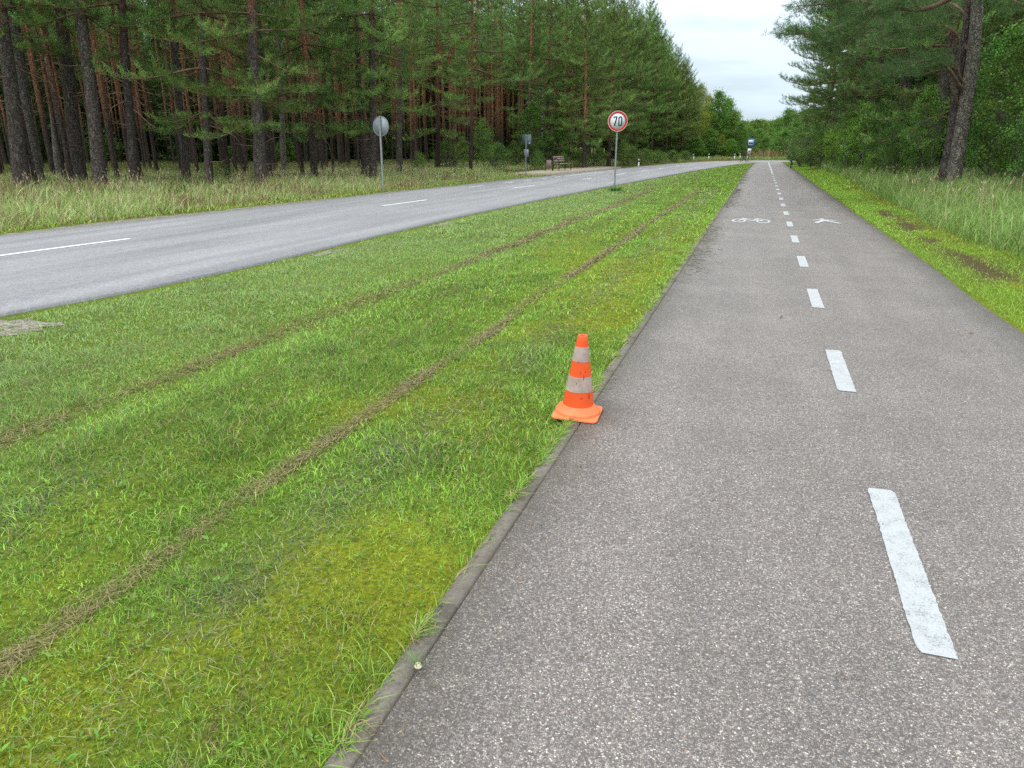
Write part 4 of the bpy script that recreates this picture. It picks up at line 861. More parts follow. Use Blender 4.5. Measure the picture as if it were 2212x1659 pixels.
# ------------------------------------------------------------------ trees
class Wood:
    def __init__(s): s.m = MB()
def needles(P, D, n_per, L, w, r, base, jit=0.05, spread=0.85):
    """bundles of needles at shoots P pointing along D"""
    n = len(P); P = np.repeat(P, n_per, 0); D = np.repeat(D, n_per, 0); N_ = len(P)
    dirs = nrm(D * 0.55 + r.normal(0, spread * 0.6, (N_, 3)) + np.array([0, 0, 0.10])); st = P + D * (r.random((N_, 1)) - .5) * L * 1.2 + r.normal(0, jit, (N_, 3))
    ll = (L * (.6 + .7 * r.random(N_)))[:, None]; side = nrm(np.cross(dirs, r.normal(0, 1, (N_, 3)))) * (w / 2)
    V = np.stack([st - side, st + side, st + dirs * ll], 1).reshape(-1, 3)
    c_ = np.repeat(base, n_per, 0) * (0.78 + 0.44 * r.random((N_, 1))); C = np.repeat(c_, 3, 0)
    return V, np.arange(N_ * 3).reshape(-1, 3), C
def curve_pts(p, az, el, L, droop, lift, n, r, wob=.06):
    out = [np.array(p, float)]; a = az; e = el
    for i in range(1, n + 1):
        t_ = i / n; e2 = el - droop * math.sin(math.pi * min(1, t_ * 1.2)) + lift * max(0, t_ - .55) * 2.2; a += r.normal(0, wob)
        out.append(out[-1] + np.array([math.cos(a) * math.cos(e2), math.sin(a) * math.cos(e2), math.sin(e2)]) * L / n)
    return np.array(out)
PINE_C = np.array([0.138, 0.245, 0.058])
def crown_mesh(tag, V, F, C, lm):
    LV = np.array(lm.V); LF = np.array(lm.F[4]) + len(V)
    return mk_mesh(tag + '_crown', np.vstack([V, LV]), [F, LF], None, np.clip(np.vstack([C, np.full((len(LV), 3), .1)]), .004, .6), mats=[M_needle, M_limb], midx=np.r_[np.zeros(len(F)), np.ones(len(LF))])
def pine_meshes(tag, seed, h, cb, rmax, step, per, twig, shoot, n_per, L, w, tr, dead=6, bare=False, top=.75, tint=(1, 1, 1), bark=None, side=None, trunk_n=10):
    r = np.random.default_rng(seed); mbk = bark or M_bark
    # trunk
    k = 14; zs = np.linspace(-.4, h, k); wx = np.cumsum(r.normal(0, .035, k)) * (h / 18); wy = np.cumsum(r.normal(0, .035, k)) * (h / 18); wx -= wx[1]; wy -= wy[1]
    T = np.stack([wx, wy, zs], 1); rad = tr * np.clip(1 - (np.maximum(zs, 0) / h) ** 1.15 * .93, .04, 1); rad[0] *= 1.55; rad[1] *= 1.12
    zi = np.array([-.4, .0, .12, .35, .8]); rd = tr * np.array([1.5, 1.38, 1.22, 1.08, 1.0]); T2 = np.vstack([np.stack([np.interp(zi, zs, wx), np.interp(zi, zs, wy), zi], 1), T[2:]]); rad2 = np.r_[rd, rad[2:] * .98]
    tm = MB(); tm.tube(T2, rad2, trunk_n, cap=False)
    me_t = mk_mesh(tag + '_trunk', tm.V, [np.array(v) for v in tm.F.values()], mbk, smooth=True)
    lm = MB(); SP = []; SD = []; SB = []
    tp = lambda z: np.array([np.interp(z, zs, wx), np.interp(z, zs, wy), z])
    z = cb; ph = r.random() * 6
    while z < h - .15:
        t_ = (z - cb) / (h - cb); prof = min(1, .55 + t_ * 2.0) * (max(1 - t_, 0) ** top) + .06
        nb = max(1, int(round(per * (.7 + .6 * r.random())))) if t_ < .93 else 3
        for j in range(nb):
            az = ph + j * 2 * math.pi / nb + r.normal(0, .35); bl = rmax * prof * (.38 + .80 * r.random() ** .8)
            if side is not None: bl *= 1 + side[1] * math.cos(az - side[0])
            if bl < .2: continue
            el = R(-8 + 55 * t_ ** 1.4) + r.normal(0, .13); n = max(3, int(bl / .45)); C_ = curve_pts(tp(z), az, el, bl, .22 * (1 - t_), .35, n, r)
            rb = .010 + .011 * bl; lm.tube(C_, np.linspace(rb, .006, len(C_)), 4, cap=False)
            # twigs
            m = max(2, int(bl / twig)); 
            for q in range(m + 1):
                s_ = .22 + .78 * q / m if not bare else .5 + .5 * q / m; idx = s_ * (len(C_) - 1); i0 = min(int(idx), len(C_) - 2); p = C_[i0] + (C_[i0 + 1] - C_[i0]) * (idx - i0); fwd = nrm(C_[i0 + 1] - C_[i0])
                tl = (.22 + .34 * bl * (1 - s_) + .12 * r.random()) * (1 if r.random() > .12 else .3); sd = 1 if (q % 2) else -1
                hz = np.array([-fwd[1], fwd[0], 0]); hz /= max(np.linalg.norm(hz), 1e-6)
                for sdd in ((sd,) if q < m else (0,)):
                    d_ = nrm(fwd * .75 + hz * sdd * .85 + np.array([0, 0, .12 + .3 * r.random()]) + r.normal(0, .12, 3)); ns_ = max(1, int(tl / shoot)); u = (np.arange(ns_) + .6) / ns_
                    pp = p + d_ * (u * tl)[:, None] + np.array([0, 0, 1]) * (.18 * tl * u ** 2)[:, None] + r.normal(0, .03, (ns_, 3)); SP.append(pp); SD.append(np.repeat(nrm(d_ + np.array([0, 0, .5]))[None], ns_, 0))
                    br = (.50 + .95 * r.random() ** 1.3) * (.85 + .35 * s_); cc = PINE_C * np.array(tint) * br; cc = cc + np.array([.03, .012, -.008]) * max(0, r.normal(0, .5)); 
                    if r.random() < .012: cc = np.array([.16, .085, .035])
                    SB.append(np.repeat(cc[None], ns_, 0))
        z += step * (.75 + .5 * r.random()) * (.7 + .5 * (1 - t_)); ph += 1.1
    # dead limbs below the crown
    for _ in range(dead):
        zz = cb * (.3 + .7 * r.random()); az = r.random() * 6.28; bl = .25 + 1.7 * r.random() ** 2
        C_ = curve_pts(tp(zz), az, R(r.uniform(-15, 35)), bl, .5 * r.random(), r.uniform(-1.4, .2), 5, r, .18); lm.tube(C_, np.linspace(.012 + .012 * bl, .004, len(C_)), 4, cap=False)
    SP = np.concatenate(SP); SD = np.concatenate(SD); SB = np.concatenate(SB)
    V, F, C = needles(SP, SD, n_per, L, w, r, SB, .03)
    return dict(h=h, tr=tr, trunk=me_t, crown=crown_mesh(tag, V, F, C, lm), raw=(V, F, C))
def put_pine(var, x, y, s, rz, label, group=None, name='pine_tree', rad=None, lean=(0, 0), cat='pine', mat=None, z=None):
    e = thing(name, label, cat, (x, y, GZ(x, y) if z is None else z), (0, 0, 0), group)
    q = Matrix.Rotation(rz, 4, 'Z'); ln = Vector((lean[0], lean[1], 1)).to_track_quat('Z', 'Y').to_matrix().to_4x4() if (lean[0] or lean[1]) else Matrix.Identity(4)
    if lean[0] or lean[1]:
        v = Vector((lean[0], lean[1], 1)).normalized(); ln = Vector((0, 0, 1)).rotation_difference(v).to_matrix().to_4x4()
    e.rotation_euler = (ln @ q).to_euler(); e.scale = (s, s, s)
    tk = link('trunk', var['trunk'], e)
    if rad: f = rad / (var['tr'] * s); tk.scale = (f, f, 1)
    if mat: tk.material_slots[0].link = 'OBJECT'; tk.material_slots[0].material = mat
    link('crown', var['crown'], e)
    return e
E1 = [pine_meshes('edge%d' % i, 10 + i, 17.5, cbv, 4.0, .62, 3.4, .27, .085, 12, .15, .018, .27, 9, trunk_n=14) for i, cbv in enumerate((2.5, 3.3, 4.2))]
E2 = [pine_meshes('edgehigh%d' % i, 15 + i, 17.5, cbv, 3.7, .60, 3.2, .27, .085, 12, .15, .018, .27, 16, trunk_n=14) for i, cbv in enumerate((4.6, 5.4, 6.2))]
WR = [pine_meshes('wide%d' % i, 25 + i, 17.0, 1.6 + .8 * i, 4.4, .55, 4.0, .30, .11, 10, .19, .03, .25, 6, top=.42, tint=(.85, .86, 1.0)) for i in range(2)]
HI = [pine_meshes('tall%d' % i, 30 + i, 18.5, 7.5 + i, 2.9, .6, 3.2, .30, .15, 9, .22, .028, .20, 12) for i in range(2)]
IN = [pine_meshes('inner%d' % i, 40 + i, 18.0, 8.6 + i * 1.3, 2.0, .8, 3, .45, .25, 7, .38, .06, .13, 9, bark=M_barkin, trunk_n=8) for i in range(3)]
LO = [pine_meshes('far%d' % i, 50 + i, 16.0, 1.6 + i * 1.1, 4.1, .58, 4.4, .32, .13, 9, .22, .036, .20, 4, tint=(1.12, 1.08, 1.08), top=.6, bark=M_barkin) for i in range(3)]

SHD = [pine_meshes('shade_tint%d' % i, 60 + i, 15.0, .5, 3.4, .5, 5, .32, .15, 8, .24, .05, .16, 0, tint=(.42, .46, .62), top=.9) for i in range(2)]  # backdrop conifers; shade inside the wood is put into their dark tint
LEAF_C = np.array([0.115, 0.245, 0.036])
def broad_meshes(tag, seed, h, cb, rad, nclump, leaves, ls, csize, tr, tint=(1, 1, 1), stems=1, droop=0., slim=1.0):
    r = np.random.default_rng(seed); wd_ = MB(); 
    for sidx in range(stems):
        a = r.random() * 6.28; sp = .12 * stems if stems > 1 else 0; k = 9; zs = np.linspace(-.2, h * (.96 if sidx == 0 else .6 + .3 * r.random()), k)
        off = np.cumsum(r.normal(0, .02 * h / 6, (k, 2)), 0); T = np.stack([sp * math.cos(a) * (1 + zs * .6) + off[:, 0], sp * math.sin(a) * (1 + zs * .6) + off[:, 1], zs], 1); wd_.tube(T, tr * np.clip(1 - (zs / h) ** 1.0 * .92, .05, 1) + .003, 8, cap=False)
        if sidx == 0: T0 = T
    CP = []
    for i in range(nclump):
        t_ = r.random() ** .85; z = cb + (h - cb) * t_; pr = rad * slim * (math.sin(math.pi * min(1, (t_ * .86 + .14))) ** .7) * (.9 if t_ < .8 else .8); rr_ = pr * (.25 + .75 * r.random() ** .6); a = r.random() * 6.28
        p = np.array([rr_ * math.cos(a), rr_ * math.sin(a), z - droop * rr_]); CP.append(p)
        if i % 2 == 0:
            z0 = max(cb * .6, z - rr_ * .8 - .2); b0 = np.array([np.interp(z0, T0[:, 2], T0[:, 0]), np.interp(z0, T0[:, 2], T0[:, 1]), z0]); mid = (b0 + p) / 2 + np.array([0, 0, .12 * rr_]) + r.normal(0, .05, 3); wd_.tube([b0, mid, p], [.008 + .012 * rr_, .006 + .005 * rr_, .003], 4, cap=False)
    CP = np.array(CP); cs = csize * (.6 + .8 * r.random(nclump)); bright = (.50 + .95 * r.random(nclump)); hue = r.normal(0, 1, nclump)
    ci = np.repeat(np.arange(nclump), leaves); n = len(ci); off = r.normal(0, 1, (n, 3)) * cs[ci][:, None] * np.array([.5, .5, .38]); P = CP[ci] + off
    P[:, 2] = np.maximum(P[:, 2], .05)
    nd = nrm(r.normal(0, 1, (n, 3)) + np.array([0, 0, .7])); a1 = nrm(np.cross(nd, r.normal(0, 1, (n, 3)))); a2 = np.cross(nd, a1); l = (ls * (.6 + .8 * r.random(n)))[:, None]
    V = np.stack([P - a1 * l * .5, P + a2 * l * .32, P + a1 * l * .5, P - a2 * l * .32], 1).reshape(-1, 3)
    col = LEAF_C * np.array(tint) * bright[ci][:, None] * (.75 + .5 * r.random((n, 1))) + np.array([.02, .008, 0]) * np.clip(hue[ci], 0, 2)[:, None]
    me_c = mk_mesh(tag + '_crown', V, np.arange(4 * n).reshape(-1, 4), M_leaf, np.clip(np.repeat(col, 4, 0), .004, .6)); me_t = mk_mesh(tag + '_stem', wd_.V, [np.array(v) for v in wd_.F.values()], M_stem, smooth=True)
    return dict(h=h, trunk=me_t, crown=me_c, tr=tr, raw=(V, np.arange(4 * n).reshape(-1, 4), np.repeat(col, 4, 0)))
def put_broad(var, x, y, h, rz, label, name='broadleaf_tree', group=None, cat='tree', wide=1.0):
    s = h / var['h']; e = thing(name, label, cat, (x, y, GZ(x, y)), (0, 0, rz), group); e.scale = (s * wide, s * wide, s); link('trunk' if 'tree' in name or 'sapling' in name else 'stems', var['trunk'], e); link('crown' if 'tree' in name or 'sapling' in name else 'foliage', var['crown'], e); return e
BUSH = [broad_meshes('bush%d' % i, 70 + i, 2.6, .25, 1.25, 70, 60, .075, .42, .022, stems=5) for i in range(3)]
SAP = [broad_meshes('sap%d' % i, 80 + i, 5.0, .9, 1.25, 90, 60, .075, .42, .035, tint=(1.35, 1.3, 1.0)) for i in range(3)]
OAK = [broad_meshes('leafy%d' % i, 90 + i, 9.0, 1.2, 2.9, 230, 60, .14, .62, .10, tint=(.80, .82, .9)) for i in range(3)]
BIR = [broad_meshes('birch%d' % i, 100 + i, 11.0, 1.6, 2.6, 230, 75, .11, .75, .09, tint=(2.1, 1.15, .9), droop=.25) for i in range(2)]
FARB = [broad_meshes('farleaf%d' % i, 110 + i, 9.0, .5, 3.2, 170, 60, .20, .85, .10, tint=(1.2, 1.12, 1.15)) for i in range(3)]

# pines at the edge of the wood left of the road: (foot column, foot row, column at row 60, trunk width in px, variant, bark, label)
LT = [
 (50, 405, 2, 40, 1, 0, 'thick dark pine trunk leaning left at the left border of the photo'),
 (82, 396, 24, 33, 1, 1, 'pale grey pine trunk just right of the leftmost thick pine'),
 (128, 379, 100, 22, 2, 1, 'smooth grey pine trunk standing further back behind the pair of big leftmost pines'),
 (173, 393, 135, 37, 0, 0, 'broad furrowed grey brown pine, left one of the two broadest trunks'),
 (218, 402, 181, 35, 1, 0, 'broad dark rough pine, right one of the two broadest trunks'),
 (291, 401, 270, 25, 0, 0, 'dark pine with reddish upper trunk and a bent bare branch'),
 (403, 388, 376, 19, 2, 0, 'slim dark pine with dead drooping twigs, behind the low green pine boughs'),
 (453, 401, 434, 19, 0, 0, 'dark pine trunk half hidden by low blue green boughs'),
 (563, 402, 547, 28, 1, 0, 'tall nearly black straight pine rising out of the grass'),
 (581, 388, 560, 16, 2, 0, 'slim pine tucked close behind the tall black pine'),
 (614, 374, 596, 14, 2, 1, 'slim pale barked pine further back between the black and the reddish pine'),
 (681, 391, 653, 17, 1, 2, 'slender pine with dark foot and smooth salmon upper trunk'),
 (787, 386, 772, 13, 0, 0, 'slim dark pine, left one of the close pair beside the round grey sign'),
 (806, 389, 802, 18, 1, 0, 'dark pine right behind the round grey sign'),
 (863, 374, 861, 14, 2, 0, 'pine with pale scaly foot right of the round grey sign'),
 (945, 364, 946, 11, 0, 2, 'pine with bright orange trunk standing among branches behind the verge'),
 (1017, 371, 1019, 9, 2, 2, 'thin orange pine with a long bare trunk near the bright sapling'),
 (1141, 363, 1147, 9, 0, 0, 'slim pine directly behind the bus stop sign'),
 (1175, 361, 1190, 9, 1, 0, 'slim dark pine standing behind the bench'),
 (1222, 359, 1226, 10, 0, 2, 'reddish pine just right of the bench'),
]
def lean_for(x0, y0, P, xt, yt=60.0):
    """lean (per metre of height) that brings the trunk to column xt at row yt"""
    P3 = np.array([P[0], P[1], 0.15]) - np.array([0, 0, CAMH]); best = None
    # solve P3 + Z*(up + s*side) = k*ray
    d = FW * FPX + RT * (xt - 1106) + UP * (829.5 - yt); A = np.stack([np.array([0, 0, 1.0]), RT, -d], 1); sol = np.linalg.solve(A, -P3); Z, sZ = sol[0], sol[1]
    q = sZ / Z; return RT[0] * q, RT[1] * q
for i, (fx0, fy0, tx, wpx, v_, bk, lab) in enumerate(LT):
    D_ = vp(fx0, fy0) * (.88 if fx0 < 1100 else .99); zdep = D_[0] * FW[0] + D_[1] * FW[1] + CAMH * _s
    rd = wpx / FPX * zdep / 2 * (.90 if fx0 > 300 else .80); ln = lean_for(fx0, fy0, D_, tx)
    put_pine((E2 if i < 6 else E1)[v_ if i not in (7, 8, 11) else 0] if i not in (2, 6, 9, 10, 14) else HI[i % 2], D_[0], D_[1], random.uniform(.95, 1.12), random.uniform(0, 6.28), lab, rad=rd, lean=ln, mat=(M_bark, M_barkpale, M_barkin)[bk])
# more pines closing the edge, dense to the ground from the bus stop on
LT2 = [(1262, 57, LO, 1.12), (1290, 66, LO, 1.15), (1315, 63, LO, 1.08), (1335, 74, LO, 1.15), (1352, 82, LO, 1.12), (1368, 76, LO, 1.02), (1385, 88, LO, 1.08), (1392, 97, LO, 1.15), (1405, 88, LO, .95), (1418, 96, LO, .98), (1430, 103, LO, 1.0), (1436, 92, LO, .82), (1450, 100, LO, .86), (1462, 106, LO, .86), (1470, 98, LO, .74), (1482, 105, LO, .72)]
ORD = ['in front of the wood just past the bench', 'behind the speed limit sign, left of it', 'with reddish trunk directly behind the speed limit disc', 'right of the speed limit sign', 'with a pointed top reaching the upper edge of the photo', 'low boughed and standing before the tallest tops', 'with an uneven top that juts into the sky', 'behind the jutting top', 'whose foot stands in the bright bushes', 'in the middle of the sloping treeline', 'with a narrow top just below the jutting one', 'lower one before the treeline middle', 'near the lower end of the dense pine row', 'dark one behind the last pines', 'second to last of the dense pine row', 'last of the dense pine row, before the yellowish birch']
for i, (px_, D_, fam, s_) in enumerate(LT2):
    row = np.interp(px_, [1262, 1340, 1368, 1395, 1405, 1420, 1440, 1462, 1482, 1500], [-60, -5, 14, 18, 48, 80, 108, 128, 158, 182]) + (16 if i % 2 else -8); p = sight(px_, D_); s_ = min(1.15, height_for(row, D_, px_) / 16.0)
    put_pine(fam[i % 3], p[0], p[1], s_, random.uniform(0, 6.28), 'dense green pine ' + ORD[i])
# pines inside the wood
cand = []
r_ = np.random.default_rng(99)
for gx_ in np.arange(-112, 0, 3.0):
    for gy_ in np.arange(8, 170, 3.0):
        x_ = gx_ + r_.uniform(-1.1, 1.1); y_ = gy_ + r_.uniform(-1.1, 1.1)
        if x_ > forest_x(y_) - 3.5 or not in_view(np.array([x_]), np.array([y_]), 6)[0]: continue
        D = math.hypot(x_, y_)
        if y_ > 88 and x_ / y_ > -.26: continue
        cand.append((D, x_, y_))
cand.sort(); NIN = 230
inner = [c_ for c_ in cand[:]][:NIN]; dm = inner[-1][0]; rest = []
for gx_ in np.arange(-130, 0, 2.2):
    for gy_ in np.arange(6, 150, 2.2):
        x_ = gx_ + r_.uniform(-.9, .9); y_ = gy_ + r_.uniform(-.9, .9); D = math.hypot(x_, y_)
        if dm < D < 120 and x_ < forest_x(y_) - 3.5 and in_view(np.array([x_]), np.array([y_]), 6)[0] and not (y_ > 88 and x_ / y_ > -.26): rest.append((D, x_, y_))
for i, (D, x_, y_) in enumerate(inner):
    s_ = random.uniform(.88, 1.12); put_pine(IN[i % 3], x_, y_, s_, random.uniform(0, 6.28), 'slim orange-topped pine trunk inside the wood left of the road', 'slim pines inside the wood left of the road', rad=random.uniform(.06, .11), lean=(r_.normal(0, .012), r_.normal(0, .012)))
# far rows of the wood, too many to count: one object
def thin(raw, keep, r, grow):
    V, F, C = raw; k = F.shape[1]; n = len(F); sel = r.choice(n, int(n * keep), replace=False); idx_ = F[sel]; VV = V[idx_]; c_ = VV.mean(1, keepdims=True); VV = c_ + (VV - c_) * grow; return VV.reshape(-1, 3), np.arange(len(sel) * k).reshape(-1, k), C[idx_].reshape(-1, 3)
def wood_mass(name, spots, raws, mats, label, trunk=True, r=None, th=15):
    A = []; Fa = []; Ca = []; n0 = 0; TA = MB()
    for (x_, y_, s_, w_) in spots:
        V, F, C = raws[int(r.integers(len(raws)))]; a = r.random() * 6.28; M2 = np.array([[math.cos(a), -math.sin(a), 0], [math.sin(a), math.cos(a), 0], [0, 0, 1]]); VV = (V @ M2.T) * np.array([s_ * w_, s_ * w_, s_]) + np.array([x_, y_, .15]); A.append(VV); Fa.append(F + n0); Ca.append(C * (.8 + .4 * r.random())); n0 += len(V)
        if trunk: TA.tube([(x_, y_, 0), (x_ + r.normal(0, .1), y_, .42 * th * s_), (x_, y_, .85 * th * s_)], [.14, .11, .04], 6, cap=False)
    V = np.concatenate(A); F = np.concatenate(Fa); C = np.clip(np.concatenate(Ca), .004, .6); fs = [F]; mi = [0] * len(F)
    if trunk:
        tv = np.array(TA.V); tf_ = np.array(TA.F[4]) + len(V); V = np.vstack([V, tv]); C = np.vstack([C, np.full((len(tv), 3), .1)])
        if F.shape[1] == 4: fs = [np.vstack([F, tf_])]
        else: fs = [F, tf_]
        mi = mi + [1] * len(tf_)
    return link(name, mk_mesh(name, V, fs, None, C, mats=mats, midx=mi), kind='stuff', label=label, category='wood')
r2 = np.random.default_rng(5)
wood_mass('distant_pine_wood', [(x_, y_, r2.uniform(.85, 1.1), 1.25) for D, x_, y_ in rest if r2.random() < .9], [thin(v['raw'], .22, r2, 2.1) for v in IN], [M_needle, M_barkin], 'rows of slim pines deep in the wood left of the road', r=r2)
print('inner', len(inner), 'rest', len(rest), 'raw', [len(v['raw'][1]) for v in E1 + HI + IN + LO + OAK])
lw = []
for _ in range(2600):
    x_ = r2.uniform(-150, -30); y_ = r2.uniform(5, 130); D_ = math.hypot(x_, y_)
    if 74 < D_ < 150 and x_ < forest_x(y_) - 24 and not (y_ > 88 and x_ / y_ > -.3) and in_view(np.array([x_]), np.array([y_]), 10)[0] and len(lw) < 300: lw.append((x_, y_, r2.uniform(.8, 1.1), 1.2))
wood_mass('back_shade_tinted_wood', lw, [thin(v['raw'], .3, r2, 2.0) for v in SHD], [M_needle, M_barkin], 'trees at the far back of the left wood, shade put into their colour', r=r2)  # needle colour darkened to stand for the gloom between the trunks
us = []
for _ in range(1500):
    x_ = r2.uniform(-150, -20); y_ = r2.uniform(5, 160); D_ = math.hypot(x_, y_)
    if D_ > 62 and x_ < forest_x(y_) - 22 and in_view(np.array([x_]), np.array([y_]), 10)[0] and len(us) < 200 and not (y_ > 88 and x_ / y_ > -.3): us.append((x_, y_, r2.uniform(.18, .38) * min(1.5, D_ / 75), 2.0))
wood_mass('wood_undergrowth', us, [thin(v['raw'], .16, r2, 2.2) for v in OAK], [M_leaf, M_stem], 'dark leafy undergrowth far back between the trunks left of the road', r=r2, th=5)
bk = []
for _ in range(150):
    px_ = r2.uniform(1215, 1492); D_ = r2.uniform(98, 185); q = sight(px_, D_); row = np.interp(px_, [1215, 1340, 1368, 1395, 1405, 1420, 1440, 1462, 1482, 1500], [-60, 5, 35, 48, 75, 104, 130, 150, 178, 200]) + r2.uniform(0, 30)
    if q[0] < forest_x(q[1]) + 1.0: bk.append((q[0], q[1], min(1.1, height_for(row, D_, px_) / 16.0), 1.15))
wood_mass('pine_row_depth', bk, [thin(v['raw'], .22, r2, 2.1) for v in LO], [M_needle, M_barkin], 'dense pines standing behind the roadside row at the bend', r=r2, th=15)
# leafy undergrowth left of the road: (column, distance, photo row of the top or None, variants, width factor, label, name)
UG = [
 (480, 33, 368, BUSH, 1, 'small green bush at the foot of the pines left of the road', 'bush'),
 (905, 46, 335, BUSH, 1, 'low green bush behind the grass right of the round grey sign', 'bush'),
 (1045, 46, 262, SAP, 1.0, 'bright yellow green sapling with a pointed top left of the bus stop sign', 'sapling'),
 (1075, 47, 318, BUSH, 1.2, 'bright green bush at the foot of the pointed sapling', 'bush'),
 (1000, 49, 300, SAP, 1.1, 'darker leafy sapling left of the bright pointed one', 'sapling'),
 (965, 52, 310, BUSH, 1.2, 'spreading bush under the orange pine', 'bush'),
 (1110, 52, 310, OAK, 1, 'dark leafy shrub behind the bus stop sign', 'broadleaf_tree'),
 (1150, 56, 230, OAK, 1, 'dark leafy tree filling the gap behind the bus stop sign', 'broadleaf_tree'),
 (1205, 60, 245, OAK, 1, 'dark leafy tree behind the bench', 'broadleaf_tree'),
 (1160, 51, 330, BUSH, 1.1, 'weedy bush between bus stop sign and bench', 'bush'),
 (1215, 56, 335, BUSH, 1.3, 'weedy bush just right of the bench', 'bush'),
 (1255, 59, 325, BUSH, 1.3, 'bush at the wood edge before the speed limit pole', 'bush'),
 (1290, 62, 322, BUSH, 1.4, 'bright bush left of the speed limit pole', 'bush'),
 (1345, 66, 303, SAP, 1.2, 'light green sapling right of the speed limit pole', 'sapling'),
 (1362, 68, 318, BUSH, 1.6, 'bright bush behind the nearest white marker post', 'bush'),
 (1392, 72, 322, BUSH, 1.8, 'rounded bright bush right of the nearest white marker post', 'bush'),
 (1420, 78, 326, BUSH, 2.0, 'low bright bush where the road begins to bend', 'bush'),
 (1450, 84, 326, BUSH, 2.0, 'broad low bush before the dense pine row', 'bush'),
 (1478, 90, 328, BUSH, 2.0, 'last of the low bushes before the dark end of the pine row', 'bush'),
]
for px_, D_, yt, fam, wd2, lab, nm in UG:
    p = sight(px_, D_); h = max(.8, height_for(yt, D_, px_)); put_broad(fam[random.randrange(3)], p[0], p[1], h, random.uniform(0, 6), lab, nm, cat={'bush': 'bush', 'sapling': 'sapling'}.get(nm, 'tree'), wide=wd2)
# leafy trees beyond the bend
FT = [(1502, 108, 186, BIR, .9, 'yellowish birch with a pointed top at the end of the pine row'), (1520, 114, 210, BIR, .9, 'second yellowish birch, lower, beside the pointed one'), (1541, 112, 204, FARB, .8, 'green leafy tree with a loose top right of the birches'), (1562, 114, 220, FARB, .8, 'green leafy tree on the slope of the treeline beyond the bend'),
 (1580, 113, 243, FARB, .9, 'rounded green tree above the three far marker posts'), (1594, 110, 270, FARB, .9, 'bright green low tree left of the far blue sign'), (1530, 107, 285, FARB, 1.2, 'bright green bushy tree in front of the birches'), (1556, 108, 295, BIR, 1.0, 'brownish leafy tree in front of the slope of the treeline'), (1500, 104, 300, FARB, 1.2, 'dark green bushy tree at the foot of the pointed birch'),
 (1575, 108, 305, FARB, 1.2, 'bushy tree behind the far marker posts'), (1612, 116, 278, FARB, 1.0, 'bright green tree right above the far blue sign'), (1632, 118, 283, FARB, 1.1, 'pale green rounded tree right of the far blue sign'), (1650, 114, 300, FARB, 1.2, 'low bright green tree at the end of the path'), (1600, 109, 318, FARB, 1.5, 'low bush right behind the parked bicycle'), (1628, 110, 322, FARB, 1.6, 'low bush beyond the crossing road left of the reeds'), (1668, 112, 312, FARB, 1.4, 'low green tree right of the reeds beyond the road'),
 (1690, 108, 285, FARB, 1.2, 'green tree where the right-hand wood meets the crossing road'), (1710, 112, 262, FARB, 1.2, 'dark green tree behind the right-hand end of the crossing road'), (1672, 128, 262, FARB, 1.0, 'dark green tree standing higher behind the end of the path'), (1694, 120, 240, FARB, 1.0, 'tall green tree at the gap end of the right-hand wood')]
for i, (px_, D_, yt, fam, wd2, lab) in enumerate(FT):
    p = sight(px_, D_); h = height_for(yt, D_, px_); put_broad(fam[i % len(fam)], p[0], p[1], h, random.uniform(0, 6), lab, 'bush' if h < 3.5 else 'broadleaf_tree', cat='bush' if h < 3.5 else 'tree', wide=wd2 * (1.0 if h > 4 else 1.4))
# reeds at the end of the path
tr_ = Multi(); n = 500; p = sight(1655, 106); x = p[0] + rng.normal(0, 1.3, n); y = p[1] + rng.normal(0, .8, n)
tr_.add(*blades(np.stack([x, y, np.zeros(n)], 1), .7 + 1.1 * rng.random(n), np.full(n, .05), rng.uniform(0, 6.3, n), .15 + .3 * rng.random(n), np.array([.36, .27, .14]) * (.6 + .7 * rng.random((n, 1))), seg=2)); link('reeds', tr_.mesh('reeds', M_grass), kind='stuff', label='straw coloured reeds beyond the end of the path', category='reeds')
# far wood closing the view
sp_ = []
for _ in range(320):
    px_ = r2.uniform(1380, 1760); D_ = r2.uniform(150, 260); q = sight(px_, D_); row = np.interp(px_, [1380, 1500, 1560, 1600, 1640, 1665, 1700, 1760], [230, 230, 250, 266, 262, 264, 250, 235]); h = height_for(row + r2.uniform(0, 16), D_, px_); sp_.append((q[0], q[1], h / 9.0, 1.1))
wood_mass('far_wood', sp_, [thin(v['raw'], .3, r2, 1.8) for v in FARB], [M_leaf, M_stem], 'far-off wood closing the view beyond the road', r=r2, th=8)

